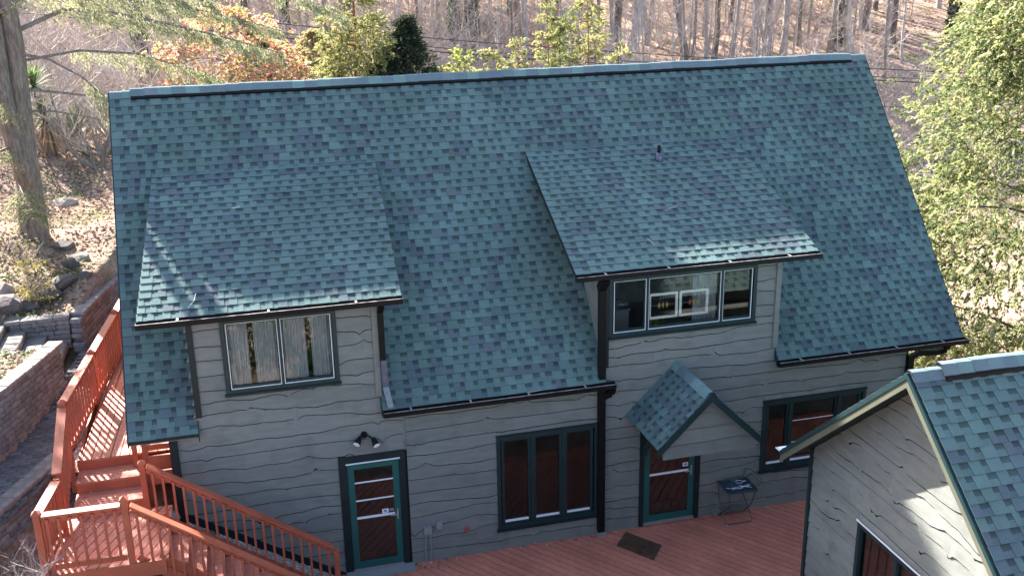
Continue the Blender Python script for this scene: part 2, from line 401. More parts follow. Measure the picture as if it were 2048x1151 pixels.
# ------------------------------------------------------------------ siding
def siding(parent, O, U, u0, u1, z0, z1, top=None, bot=None, holes=(), course=.24, seed=1, out=None, plank=3.2, du=.06, wav=1.0):
    rg = random.Random(seed); O = Vector(O); U = Vector(U).normalized(); N = Vector(out) if out else U.cross(Vector((0, 0, 1)))
    zs = [z0]
    while zs[-1] < z1: zs.append(zs[-1]+course*rg.uniform(.86, 1.14))
    edges = []
    for r in range(len(zs)):
        ph = [rg.uniform(0, 6.28) for _ in range(4)]; am = rg.choice([.6, 1.1, 1.7, 2.5])*wav*(0 if r == 0 else 1)
        knots = [(rg.uniform(u0, u1), rg.uniform(.05, .14), rg.choice([-1, -1, 1])*rg.uniform(.02, .085)) for _ in range(int((u1-u0)/1.4)+1)]
        def edge(u, ph=ph, am=am, knots=knots, z=zs[r], k0=(0 if r == 0 else 1)):
            e = am*(.017*math.sin(u*1.25+ph[0])+.012*math.sin(u*3.4+ph[1])+.005*math.sin(u*9+ph[2])+.002*math.sin(u*27+ph[3]))
            for (k, w, h) in knots:
                t = abs(u-k)/w
                if t < 3: e += k0*wav*h*math.exp(-t*1.9)
            return z+e
        edges.append(edge)
    for r in range(len(zs)-1):
        a, b = zs[r], zs[r+1]; elo, ehi = edges[r], edges[r+1]
        cuts = [u0]; x = u0+rg.uniform(.8, plank)
        while x < u1-.6: cuts.append(x); x += rg.uniform(.7*plank, 1.4*plank)
        cuts.append(u1)
        for h in holes:
            if h[3] < a-.02 or h[2] > b+.02: continue
            for q in (h[0], h[1]):
                if u0 < q < u1: cuts.append(q)
        cuts = sorted(set(cuts))
        for ca, cb in zip(cuts[:-1], cuts[1:]):
            if cb-ca < .015: continue
            n = max(1, int((cb-ca)/du)); cols = []
            for i in range(n+1):
                u = ca+(cb-ca)*i/n + (0.0006 if i == 0 else -.0006 if i == n else 0)
                lo, hi = elo(u), ehi(u)-.019
                um = min(max(u, ca+.002), cb-.002)
                for (h0, h1, hz0, hz1) in holes:
                    if h0 < (ca+cb)/2 < h1:
                        if lo < hz1 < hi and (lo+hi)/2 > hz1-.08 or (hz1 > lo and hz1 < hi): lo = max(lo, hz1)
                        elif hz0 > lo and hz0 < hi: hi = min(hi, hz0)
                        elif lo >= hz0 and hi <= hz1: hi = lo-1
                if top: hi = min(hi, top(um))
                if bot: lo = max(lo, bot(um))
                cols.append((u, lo, hi))
            m = MB(); yo = rg.uniform(-.003, .003); any_ = False
            for (ua, la, ha), (ub, lb, hb) in zip(cols[:-1], cols[1:]):
                if ha-la < .008 and hb-lb < .008: continue
                ha, hb = max(ha, la+.001), max(hb, lb+.001); any_ = True
                def P(u, z, d): q = O+U*u+N*d; return (q.x, q.y, z)
                def dep(z, l): return .046-.017*min(1, max(0, (z-l))/.24)
                m.face([P(ua, la, .046), P(ub, lb, .046), P(ub, hb, dep(hb, lb)), P(ua, ha, dep(ha, la))])
                m.face([P(ua, la+.006, .0), P(ub, lb+.006, .0), P(ub, lb, .046), P(ua, la, .046)])
            if any_: m.build('plank', m_siding, parent)

def wallcore(name, parent, x0, x1, ztop, holes, y0=0.0, y1=.14, zb=-.6, m=m_dark):
    xc = sorted(set([x0, x1]+[q for h in holes for q in h[:2]]+[a for a in (.66, 3.66, 7.64, 11.03)]))
    mb = MB()
    for a, b in zip(xc[:-1], xc[1:]):
        if b <= x0 or a >= x1: continue
        mid = (a+b)/2; zc = sorted(set([zb, ztop(mid)]+[q for h in holes if h[0] < mid < h[1] for q in h[2:]]))
        for c, d in zip(zc[:-1], zc[1:]):
            if any(h[0] < mid < h[1] and h[2] < (c+d)/2 < h[3] for h in holes): continue
            mb.box(a, b, y0, y1, c, d)
    return mb.build(name, m, parent)

# ================================================================== HOUSE
XL, XR, YR, ZR, YE, ZE = -.41, 14.99, 3.995, 8.10, -.173, 3.117
RUN = YR-YE; RISE = ZR-ZE; SL = math.hypot(RUN, RISE); Vs = Vector((0, RUN/SL, RISE/SL))
house = thing('house', 'two storey grey cabin with green shingle roof and two shed dormers', 'house', (7, 4, 0))
def zroof(y): return ZE+(y-YE)*RISE/RUN
openings = {'door_a': (2.90, 4.00, -.02, 2.27), 'win_big': (5.652, 7.53, .428, 2.261), 'win_r': (10.855, 13.024, .806, 2.242),
            'win_ul': (1.171, 2.987, 3.70, 5.0), 'win_ur': (7.74, 10.55, 3.921, 5.05), 'door_b': (8.37, 9.57, -.02, 2.16)}
holes = list(openings.values())
DM = [(.66, 3.66), (7.64, 11.03)]
def ztop_wall(x):
    for a, b in DM:
        if a <= x <= b: return 5.10
    return 3.30
wall = link('wall', wallcore('x', None, .295, 13.875, ztop_wall, holes).data, house)
bpy.data.objects.remove([o for o in COL.objects if o.name.startswith('x')][0])
def botfn(u): return 1.62-(u-.35)*.64 if u < 2.88 else -5
siding(wall, (0, 0, 0), (1, 0, 0), .30, 4.005, .0, 5.2, top=lambda u: 5.12 if .66 < u < 3.66 else 3.30, bot=botfn, holes=holes, seed=3, out=(0, -1, 0))
siding(wall, (0, 0, 0), (1, 0, 0), 4.045, 13.87, .0, 5.2, top=lambda u: 5.12 if 7.64 < u < 11.03 else 3.30, holes=holes, seed=8, out=(0, -1, 0))
MB().box(4.008, 4.042, -.036, 0, 2.27, 3.28).build('corner_strip', m_siding, house)
# sloping dark foundation band beside the stairs
MB().hexa([(.3, -.05, 1.35), (2.88, -.05, -.32), (2.88, .0, -.32), (.3, .0, 1.35), (.3, -.05, 1.66), (2.88, -.05, .02), (2.88, .0, .02), (.3, .0, 1.66)]).build('skirt_board', m_darktrim, house)
# rear and side walls, ceiling
MB().box(.30, 13.87, 8.0, 8.14, -1.5, 3.4).build('rear_wall', m_siding, house)
for s, x in ((-1, .30), (1, 13.73)):
    mb = MB(); x0, x1 = x, x+.14
    prof = [(.14, -.6), (8.0, -1.2), (8.0, 3.2), (YR, 7.9), (.14, 3.3)]
    k = [(x0, y, z) for y, z in prof]; q = [(x1, y, z) for y, z in prof]
    mb.face(k); mb.face(list(reversed(q)))
    for i in range(5): mb.face([k[i], q[i], q[(i+1) % 5], k[(i+1) % 5]])
    mb.build('side_wall', m_siding, house)
MB().box(.44, 13.73, .14, 8.0, 2.75, 2.80).build('inner_floor', m_dark, house)
# rooms behind the windows: shallow dark boxes
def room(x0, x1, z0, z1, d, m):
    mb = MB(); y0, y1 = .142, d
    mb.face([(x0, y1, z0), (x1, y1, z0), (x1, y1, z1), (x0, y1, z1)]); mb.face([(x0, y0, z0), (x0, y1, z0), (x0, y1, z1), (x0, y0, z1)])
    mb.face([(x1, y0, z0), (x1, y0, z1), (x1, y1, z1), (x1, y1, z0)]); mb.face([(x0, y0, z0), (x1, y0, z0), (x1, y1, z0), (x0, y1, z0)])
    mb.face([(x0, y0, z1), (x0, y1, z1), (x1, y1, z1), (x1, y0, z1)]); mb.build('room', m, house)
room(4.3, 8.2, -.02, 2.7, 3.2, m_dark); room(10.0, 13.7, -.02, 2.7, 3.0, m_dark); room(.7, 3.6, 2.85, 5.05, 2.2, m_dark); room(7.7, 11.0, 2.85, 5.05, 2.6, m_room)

roof = slab('roof', (XL, YE, ZE), (1, 0, 0), Vs, XR-XL, SL, .045, m_darktrim, house,
            cut=[(0, .66-XL, 0, SL), (.66-XL, 3.66-XL, 4.72, SL), (3.66-XL, 7.64-XL, 0, SL), (7.64-XL, 11.03-XL, 4.72, SL), (11.03-XL, XR-XL, 0, SL)])
back = slab('rear_roof', (XL, YR*2-YE, ZE), (1, 0, 0), Vector((0, -RUN, RISE)), XR-XL, SL, .10, m_shingle, house)
ca = back.data.color_attributes.new('Col', 'FLOAT_COLOR', 'CORNER'); ca.data.foreach_set('color', [.066, .15, .145, 1]*len(back.data.loops))
def rng_main(s):
    if s > 3.93/ (RUN/SL)*.0+4.74: return [(0, XR-XL)]
    return [(0, .66-XL), (3.66-XL, 7.64-XL), (11.03-XL, XR-XL)]
groups = [(roof, shingle_rows((XL, YE, ZE), (1, 0, 0), Vs, SL-.06, rng_main))]
# rake trim
for x in (XL, XR):
    mb = MB(); x0, x1 = (x-.022, x+.0) if x < 0 else (x, x+.022)
    mb.hexa([(x0, YE-.0, ZE-.10), (x1, YE, ZE-.10), (x1, YR, ZR-.10), (x0, YR, ZR-.10), (x0, YE, ZE+.006), (x1, YE, ZE+.006), (x1, YR, ZR+.006), (x0, YR, ZR+.006)])
    mb.build('rake_board', m_trim, house)
MB().box(XL, .66, YE-.012, YE+.0, ZE-.05, ZE-.002).build('fascia', m_darktrim, house)
MB().box(XL, .66, YE+.002, .0, ZE-.07, ZE-.055).build('soffit', m_siding, house)
# vertical cut edges of the roof beside the dormers
for x, s in ((.66, 1), (3.66, -1), (7.64, 1), (11.03, -1)):
    y1 = 0.0; mb = MB(); a, b = (x, x+.018) if s > 0 else (x-.018, x)
    mb.hexa([(a, YE, ZE-.14), (b, YE, ZE-.14), (b, 0, zroof(0)-.14), (a, 0, zroof(0)-.14), (a, YE, ZE+.01), (b, YE, ZE+.01), (b, 0, zroof(0)+.01), (a, 0, zroof(0)+.01)])
    mb.build('roof_edge', m_trim, house)
# ridge vent + caps
F_ = Vector((0, -RUN, -RISE)).normalized(); K_ = Vector((0, RUN, -RISE)).normalized()
caps(roof, (XL, YR, ZR+.0), (XL+.38, YR, ZR+.0), .16, F_, K_, lift=.02)
caps(roof, (XL+.36, YR, ZR+.03), (XR-.36, YR, ZR+.03), .17, F_, K_, L=.24, lift=.035)
caps(roof, (XR-.38, YR, ZR), (XR, YR, ZR), .16, F_, K_, lift=.02)
mb = MB(); a, b = XL+.37, XR-.37
p1 = Vector((0, YR, ZR))+F_*.18; p2 = Vector((0, YR, ZR))+F_*.195
mb.hexa([(a, p1.y, p1.z+.0), (b, p1.y, p1.z), (b, YR, ZR), (a, YR, ZR), (a, p2.y-.012, p2.z+.045), (b, p2.y-.012, p2.z+.045), (b, YR, ZR+.055), (a, YR, ZR+.055)])
mb.build('ridge_vent', m_black, roof)

# dormers: (x cheeks), roof trapezoid corners
dorm = [dict(c=(.66, 3.66), yt=2.86, zf=5.138, top=(.234, 4.164), bot=(-.048, 4.062)),
        dict(c=(7.64, 11.03), yt=2.828, zf=5.188, top=(7.043, 11.419), bot=(7.055, 11.654))]
YD = -.24
for D in dorm:
    zt = zroof(D['yt'])+.03; v = Vector((0, D['yt']-YD, zt-D['zf'])); sl_ = v.length
    x0 = min(D['top'][0], D['bot'][0]); O = (0, YD, D['zf'])
    tL = lambda s, D=D, sl_=sl_: D['bot'][0]+(D['top'][0]-D['bot'][0])*s/sl_
    tR = lambda s, D=D, sl_=sl_: D['bot'][1]+(D['top'][1]-D['bot'][1])*s/sl_
    vn = v.normalized(); n = Vector((0, -vn.z, vn.y)); mb = MB(); O_ = Vector(O)
    q = [O_+Vector((D['bot'][0]+.01, 0, 0)), O_+Vector((D['bot'][1]-.01, 0, 0)), O_+v*1.0+Vector((D['top'][1]-.01, 0, 0)), O_+v*1.0+Vector((D['top'][0]+.01, 0, 0))]
    mb.hexa([p-n*.11 for p in q]+[p-n*.001 for p in q])
    dr = mb.build('dormer_roof', m_darktrim, house)
    groups.append((dr, shingle_rows(O, (1, 0, 0), v, sl_+.02, lambda s, tL=tL, tR=tR: [(tL(s), tR(s))])))
    for s_, x in ((0, D['c'][0]), (1, D['c'][1])):
        a, b = (x, x+.06) if s_ == 0 else (x-.06, x)
        def zd(y): return D['zf']+(y-YD)*v.z/v.y-.115
        pts = [(0.0, zroof(0.0)-.1), (0.0, zd(0.0)), (D['yt']-.25, zd(D['yt']-.25)), (D['yt']-.25, zroof(D['yt']-.25)-.1)]
        mb = MB(); A = [(a, y, z) for y, z in pts]; B = [(b, y, z) for y, z in pts]
        mb.face(A); mb.face(list(reversed(B)))
        for i in range(4): mb.face([A[i], A[(i+1) % 4], B[(i+1) % 4], B[i]])
        mb.build('dormer_cheek', m_siding, house)
        c0, c1 = (x-.012, x+.085) if s_ == 0 else (x-.085, x+.012)
        MB().box(c0, c1, -.07, -.0, zroof(0)+.02, D['zf']-.05).build('corner_board', m_darktrim if s_ == 0 else m_siding, house)
place_groups = groups

# gutters
def gutter(x0, x1, y, z, parent, w=.12, h=.088, clips=4):
    """y: back face, z: top"""
    mb = MB(); t = .006
    mb.box(x0, x1, y-w, y-w+t, z-h*.9, z); mb.box(x0, x1, y-w+t, y-t, z-h, z-h+t); mb.box(x0, x1, y-t, y, z-h, z+.01)
    mb.box(x0, x0+t, y-w+t, y-t, z-h+t, z); mb.box(x1-t, x1, y-w+t, y-t, z-h+t, z)
    o = mb.build('gutter', m_black, parent)
    MB().box(x0+t, x1-t, y-w+t, y-t, z-.045, z-.035).build('gutter_debris', m_gutin, o)
    MB().box(x0, x1, y-w-.003, y-w+.007, z+.0, z+.006).build('gutter_lip', m_lip, o)
    for k in range(clips):
        x = x0+(x1-x0)*(k+.45)/clips
        MB().box(x-.015, x+.015, y-w, y-.01, z+.009, z+.016).build('gutter_strap', m_clip, o)
    return o
gutter(3.66, 7.80, YE, ZE-.01, house, clips=4)
gutter(11.0, 15.05, YE, ZE-.01, house, clips=4)
gutter(-.055, 4.075, YD, 5.125, house, clips=3)
gutter(7.04, 11.67, YD, 5.175, house, clips=4)
# downspouts
def spout(pts, w, parent, m=m_black, d=None):
    mb = MB()
    for a, b in zip(pts[:-1], pts[1:]): mb.beam(a, b, w, d or w*.8, up=(0, 1, .01))
    return mb.build('downspout', m, parent)
spout([(3.72, YD-.04, 5.02), (3.72, -.10, 4.86), (3.72, -.085, 3.98)], .095, house)
o = spout([(3.73, -.09, 4.0), (3.735, -.10, 3.50)], .10, house, m_steelblue)
spout([(3.735, -.12, 3.52), (3.79, -.23, 3.18)], .10, house, m_steelblue)
spout([(7.56, YD-.06, 5.07), (7.56, -.10, 4.86)], .15, house); spout([(7.58, -.095, 4.88), (7.60, -.095, .06)], .125, house)
MB().box(7.52, 7.69, -.18, -.035, .0, .07).build('downspout_foot', m_greybox, house)
spout([(7.74, YE-.06, 3.01), (7.74, -.16, 2.90), (7.62, -.10, 2.82)], .12, house)
spout([(14.62, YE-.06, 3.02), (14.62, -.2, 2.93), (14.5, -.15, 2.86), (14.1, -.10, 2.88), (13.94, -.09, 2.8)], .10, house)
spout([(13.93, -.08, 2.84), (13.93, -.08, -.1)], .12, house)
spout([(.25, -.06, 3.1), (.25, -.06, 1.3)], .13, house, m_darktrim)
MB().box(13.86, 13.90, -.045, .10, -.1, 3.2).build('corner_board', m_darktrim, house)

# windows
def frame_rect(mb, x0, x1, z0, z1, w, y0, y1, wb=None):
    wb = wb or w
    mb.box(x0, x1, y0, y1, z1-w, z1); mb.box(x0, x1, y0, y1, z0, z0+wb); mb.box(x0, x0+w, y0, y1, z0+wb, z1-w); mb.box(x1-w, x1, y0, y1, z0+wb, z1-w)
def window(x0, x1, z0, z1, panes, label, sash=m_trim, trimw=.065, bars=None, whiteline=False, sillcol=None):
    f = MB(); frame_rect(f, x0-.01, x1+.01, z0-.01, z1+.01, trimw, -.065, -.0)
    w = f.build('window', m_trim, house); w['label'] = label
    MB().box(x0-.03, x1+.03, -.095, -.0, z0-.05, z0-.011).build('sill', m_darktrim, w)
    MB().box(x0-.02, x1+.02, -.085, -.0, z1+.011, z1+.035).build('drip_cap', m_darktrim, w)
    ix0, ix1, iz0, iz1 = x0+trimw-.01, x1-trimw+.01, z0+trimw-.01, z1-trimw+.01
    tot = sum(panes); x = ix0
    for k, p in enumerate(panes):
        xe = x+(ix1-ix0)*p/tot
        s = MB(); sw = .05
        if k < len(panes)-1:
            MB().box(xe-.022, xe+.022, -.06, .03, iz0, iz1).build('mullion', m_trim, w)
        frame_rect(s, x+.022, xe-.022, iz0, iz1, sw if not whiteline else .03, -.035, .02, sw)
        s.build('sash', sash, w)
        g0 = sw if not whiteline else .03
        MB().box(x+.022+g0, xe-.022-g0, -.006, -.002, iz0+sw, iz1-g0).build('pane', m_glass, w)
        if whiteline:
            l = MB(); frame_rect(l, x+.024, xe-.024, iz0+.002, iz1-.002, .011, -.047, -.036); l.build('track', m_alu, w)
        else:
            MB().box(x+.022+g0, xe-.022-g0, -.030, -.007, iz0+sw, iz0+sw+.035).build('sill_strip', m_alu, w)
        if bars and k in bars:
            for t in (.33, .67):
                zz = iz0+(iz1-iz0)*t; MB().box(x+.08, xe-.08, -.012, -.0065, zz-.006, zz+.006).build('glazing_bar', m_alu, w)
        x = xe
    return w
window(5.652, 7.53, .428, 2.261, [1, 1, 1], 'three casement window on the ground floor')
window(10.855, 13.024, .806, 2.242, [.62, 1.25, .62], 'wide window behind the garage eave', bars=[1])
window(1.171, 2.987, 3.703, 4.95, [1, 1], 'two part sliding window with lace curtains', whiteline=True)
window(7.74, 10.55, 3.921, 4.99, [1, 2.2, .95], 'three part dormer window holding leaded panels', whiteline=True)
# curtains
for k, (a, b) in enumerate(((1.22, 1.58), (1.67, 2.04), (2.12, 2.50), (2.58, 2.95))):
    mb = MB(); n = 22
    for i in range(n):
        xa, xb = a+(b-a)*i/n, a+(b-a)*(i+1)/n
        ya, yb = .06+.018*math.sin(i*1.9), .06+.018*math.sin((i+1)*1.9)
        mb.face([(xa, ya, 3.66), (xb, yb, 3.66), (xb, yb, 5.0), (xa, ya, 5.0)])
    o = mb.build('curtain', m_curtain)
    tag(o, ['lace curtain at the outer edge of the left dormer window', 'lace curtain second from the left in the left dormer window', 'lace curtain third from the left in the left dormer window', 'lace curtain nearest the downspout in the left dormer window'][k], 'curtain', 'lace curtains in the left dormer window')
mb = MB()
for i in range(26):
    xa, xb = 9.42+i*.018, 9.42+(i+1)*.018
    mb.face([(xa, .2+.02*math.sin(i*1.7), 3.95), (xb, .2+.02*math.sin((i+1)*1.7), 3.95), (xb, .2+.02*math.sin((i+1)*1.7), 5.0), (xa, .2+.02*math.sin(i*1.7), 5.0)])
tag(mb.build('curtain', m_curtain), 'sheer curtain behind the leaded panels in the right dormer window', 'curtain')
# leaded panels
for k, (x0, lab) in enumerate(((8.49, 'white framed leaded glass panel with amber diamonds'), (9.08, 'white framed leaded glass panel with rose and amber diamonds'))):
    t = thing('leaded_panel', lab, 'glass panel', (x0+.28, .05, 4.14), 'leaded glass panels in the dormer window')
    m = MB(); frame_rect(m, x0, x0+.56, 4.14, 4.62, .045, .004, .03); m.build('frame', m_white, t)
    c = x0+.28; z = 4.39
    m = MB(); m.box(x0+.05, x0+.51, .012, .016, z-.004, z+.004)
    for dx in (-.05, 0, .05): m.box(c+dx-.003, c+dx+.003, .012, .016, z+.04, 4.57)
    m.build('lead_lines', m_lead, t)
    for j, dx in enumerate((-.075, 0, .075)):
        m = MB(); hw = .028 if j == 1 else .03
        m.face([(c+dx-hw, .009, z), (c+dx, .009, z-.06), (c+dx+hw, .009, z), (c+dx, .009, z+.06)])
        m.build('diamond', m_rose if (k == 1 and j == 0) else m_amber, t)
# things glimpsed inside the right dormer room: sloping cream ceiling, dresser
t = thing('dresser', 'grey dresser inside the room behind the right dormer window', 'dresser', (8.2, 1.3, 2.85))
MB().box(7.95, 8.55, 1.1, 1.6, 2.85, 3.95).build('body', m_greybox, t)
for z in (3.1, 3.5): MB().box(7.99, 8.51, 1.085, 1.10, z, z+.33).build('drawer', m_greybox, t)
MB().box(7.93, 8.57, 1.07, 1.62, 3.95, 3.98).build('top', m_greybox, t)
t = thing('houseplant', 'small green houseplant on the dormer window ledge under the leaded panels', 'plant', (8.68, .09, 3.98))
n = 160; P = np.stack([nr.normal(8.68, .10, n), nr.normal(.10, .03, n), 4.0+np.abs(nr.normal(0, .07, n))], 1)
quads('leaves', leafquads(P, nr.normal(size=(n, 3)), .06, .03), np.tile([.08, .17, .03], (n, 1))*nr.uniform(.6, 1.4, (n, 1)), m_leaf, t)
MB().tube([(8.68, .10, 3.96), (8.68, .10, 4.01)], [.04, .05], 8).build('pot', m_patio, t)
MB().box(8.5, 8.9, .06, .14, 3.93, 3.96).build('ledge', m_dark, t)

# doors
def door(x0, x1, z1, dx0, dx1, dz1, label, solid_from, bars, lattice=False):
    f = MB(); w = .0
    f.box(x0, dx0, -.06, 0, -.01, z1); f.box(dx1, x1, -.06, 0, -.01, z1); f.box(dx0, dx1, -.06, 0, dz1, z1)
    d = f.build('door', m_darktrim, house); d['label'] = label
    MB().box(dx0-.02, dx1+.02, -.075, -.061, dz1+.0, dz1+.02).build('drip_cap', m_alu, d)
    s = MB(); sw = .13; frame_rect(s, dx0+.004, dx1-.004, .075, dz1-.004, sw*.85, -.048, -.01, sw)
    s.build('storm_door', m_teal, d)
    gx0, gx1, gz0, gz1 = dx0+sw*.85, dx1-sw*.85, .075+sw, dz1-.11
    MB().box(gx0, gx1, -.032, -.028, gz0, gz1).build('pane', m_glassd, d)
    mid = gz0+(gz1-gz0)*.47
    # inner door
    p = MB(); p.box(gx0-.03, gx1+.03, .04, .07, gz0-.1, mid if solid_from else gz0+.2)
    if solid_from:
        W = gx1-gx0
        for a in (.08, .54):
            p.box(gx0+W*a, gx0+W*(a+.38), .028, .04, gz0+.08, mid-.12)
    p.build('door_panel', m_panel, d)
    MB().box(gx0-.1, gx1+.1, .10, .12, gz0-.2, gz1+.1).build('door_back', m_dark, d)
    MB().box(gx0, gx1, -.042, -.033, mid-.012, mid+.03).build('rail', m_alu, d)
    for t in bars:
        zz = mid+(gz1-mid)*t; MB().box(gx0, gx1, -.040, -.033, zz-.012, zz+.012).build('glazing_bar', m_alu, d)
    hx = dx1-.065; h = MB(); h.box(hx-.012, hx+.012, -.056, -.048, mid-.10, mid+.10); h.beam((hx, -.08, mid), (hx-.13, -.08, mid), .02, .02); h.beam((hx, -.048, mid), (hx, -.085, mid), .02, .02)
    h.build('handle', m_clip, d)
    MB().box(dx0, dx1, -.10, -.005, .02, .07).build('threshold', m_patio, d)
    cx = gx1-.17 if not lattice else gx1-.07; cz = mid+.08 if not lattice else mid+.13
    MB().box(cx-.055, cx+.055, -.0345, -.033, cz-.04, cz+.04).build('sticker', m_stickerw, d)
    k = MB(); k.box(cx-.03, cx+.03, -.0362, -.0347, cz-.012, cz+.012)
    for q in (-1, 0, 1): k.box(cx+q*.02-.005, cx+q*.02+.005, -.0362, -.0347, cz-.028+abs(q)*.008, cz-.0125); k.box(cx+q*.02-.005, cx+q*.02+.005, -.0362, -.0347, cz+.0125, cz+.028-abs(q)*.008)
    k.build('sticker_emblem', m_stickerb, d)
    if not lattice:
        l = MB(); l.box(cx+.07, cx+.15, -.0345, -.033, cz-.02, cz+.03); l.build('small_sticker', m_patio, d)
    if lattice:
        l = MB(); n = 6; W = gx1-gx0
        for i in range(n):
            a = gx0+W*i/n; b = gx0+W*(i+1)/n
            l.beam((a, -.022, gz1-.02), ((a+b)/2, -.022, gz1-.26), .012, .008, up=(0, 1, 0)); l.beam(((a+b)/2, -.022, gz1-.26), (b, -.022, gz1-.02), .012, .008, up=(0, 1, 0))
            l.beam((a, -.014, gz1-.26), ((a+b)/2, -.014, gz1-.02), .012, .008, up=(0, 1, 0)); l.beam(((a+b)/2, -.014, gz1-.02), (b, -.014, gz1-.26), .012, .008, up=(0, 1, 0))
        l.build('lattice', m_alu, d)
    return d
door(2.86, 4.005, 2.29, 3.0, 3.894, 2.135, 'green storm door beside the stairs', True, (.36, .72))
MB().box(2.86, 4.06, -.30, -.065, -.0, .045).build('door_step', m_greybox, house)
door(8.37, 9.59, 2.18, 8.46, 9.48, 2.10, 'green storm door under the little gable', False, (), True)

# portico over the right door
PX, PZ, PYF, PHW, PZE = 9.043, 3.295, -1.526, .955, 2.365
for s in (-1, 1):
    O = Vector((PX+s*PHW, -.004, PZE)); U = Vector((0, -1, 0)); Vv = Vector((-s*PHW, 0, PZ-PZE)); L = Vv.length
    mb = MB(); N = Vector((s*(PZ-PZE), 0, PHW)).normalized(); vn = Vv.normalized()
    q = [O, O+U*(-PYF), O+U*(-PYF)+Vv, O+Vv]
    mb.hexa([p-N*.09 for p in q]+[p-N*.001 for p in q]); pr = mb.build('portico_roof', m_darktrim, house)
    groups.append((pr, shingle_rows(O, U, Vv, L, lambda s_: [(0, -PYF)], E=.150)))
    b = MB(); p0 = Vector((PX+s*PHW, PYF-.0, PZE)); p1 = Vector((PX, PYF, PZ))
    b.hexa([p0+Vector((0, -.025, -.14)), p0+Vector((0, 0, -.14)), p1+Vector((0, 0, -.15)), p1+Vector((0, -.025, -.15)),
            p0+Vector((0, -.025, 0)), p0, p1, p1+Vector((0, -.025, 0))]); b.build('portico_bargeboard', m_trim, house)
    x = PX+s*.60
    m = MB(); m.box(x-.04, x+.04, -1.35, -.04, 2.12, 2.20); m.beam((x, -.08, 1.66), (x, -.62, 2.12), .07, .08); m.box(x-.04, x+.04, -.10, -.035, 1.50, 2.12); m.build('bracket', m_trim, house)
caps(house, (PX, PYF+.02, PZ), (PX, -.03, PZ), .17, Vector((-PHW, 0, PZE-PZ)).normalized(), Vector((PHW, 0, PZE-PZ)).normalized(), L=.3, lift=.012, name='portico_ridge_cap')
pg = MB(); pg.face([(PX-.80, -1.36, 2.10), (PX+.92, -1.36, 2.10), (PX+.92, -1.36, 2.22), (PX, -1.36, 3.10), (PX-.8, -1.36, 2.34)])
pgo = pg.build('portico_gable', m_siding, house)
siding(pgo, (0, -1.362, 0), (1, 0, 0), PX-.80, PX+.93, 2.10, 3.2, top=lambda u: PZ-.10-abs(u-PX)*.985, course=.27, seed=21, out=(0, -1, 0), wav=.4)
place_shingles(groups, 300)

# plumbing vent, twigs on the roof
t = thing('roof_vent', 'black plumbing vent pipe in a grey boot on right dormer roof', 'vent pipe', (9.60, 2.35, 6.50))
MB().tube([(9.6, 2.35, 6.44), (9.6, 2.35, 6.56), (9.6, 2.35, 6.64)], [.10, .075, .05], 12).build('boot', m_steelblue, t, True)
MB().tube([(9.6, 2.35, 6.6), (9.6, 2.35, 6.78)], .035, 12).build('pipe', m_black, t, True)
for k, (x, y, z, lab, L, a) in enumerate(((.80, -.02, 5.30, 'pale curved twig near the left dormer eave', .32, 1.2), (1.6, 1.9, 6.28, 'tiny twig high on the left dormer', .15, .3), (8.6, .25, 5.47, 'thin twig near the eave of the right dormer', .2, 1.9), (9.3, 1.0, 5.86, 'faint straw in the middle of the right dormer', .3, .4), (6.3, -.26, 3.13, 'dry twig caught in the middle gutter', .25, .1))):
    c = Vector((x, y, z)); d = Vector((math.cos(a), math.sin(a)*.8, math.sin(a)*.42)).normalized()
    tag(MB().tube([c-d*L/2+Vector((0, 0, .03)), c+Vector((.03, 0, .03)), c+d*L/2+Vector((0, .0, .03))], .005, 4).build('twig', m_white if k == 0 else m_twig), lab, 'twig', 'twigs fallen on the roof')

# flood light, boxes on the wall
t = thing('flood_light', 'black twin head floodlight on the wall above the left door', 'floodlight', (3.33, -.04, 2.66))
MB().tube([(3.33, -.03, 2.66), (3.33, -.07, 2.66)], .06, 12).build('mount', m_black, t)
for sx, hx, hz in ((-1, 3.21, 2.56), (1, 3.50, 2.50)):
    MB().tube([(3.33, -.07, 2.66), ((3.33+hx)/2, -.12, 2.65), (hx, -.15, hz+.05)], .016, 6).build('arm', m_black, t)
    d = Vector((sx*.25-.3*(sx < 0), -.75, -.5)).normalized(); c = Vector((hx, -.15, hz+.03))
    h = MB().tube([c-d*.10, c-d*.02, c+d*.06], [.03, .05, .068], 14).build('lamp_head', m_black, t, True)
    MB().tube([c+d*.061, c+d*.066], [.06, .045], 14).build('lens', m_lens, h)
t = thing('conduit_box', 'grey electrical box with two conduits by the left door', 'electrical box', (4.33, -.04, 0))
MB().box(4.27, 4.41, -.11, -.035, .57, .71).build('box', m_greybox, t)
for dx in (-.03, .04): MB().tube([(4.34+dx, -.06, .57), (4.33+dx*1.6, -.06, .25), (4.33+dx, -.06, .0)], .014, 6).build('conduit', m_greybox, t)
t = thing('outlet_box', 'small grey weatherproof outlet on the wall right of the conduits', 'outlet box', (4.56, -.04, .7))
MB().box(4.50, 4.60, -.09, -.035, .64, .78).build('box', m_greybox, t); MB().box(4.495, 4.605, -.10, -.091, .70, .79).build('cover', m_greybox, t)
t = thing('hose_tap', 'red garden tap on the wall left of the triple window', 'tap', (5.04, -.04, .54))
MB().tube([(5.04, -.03, .56), (5.04, -.10, .55), (5.04, -.13, .49)], .015, 6).build('spout', m_red, t); MB().tube([(5.04, -.10, .56), (5.04, -.115, .60)], .035, 8).build('wheel', m_red, t)

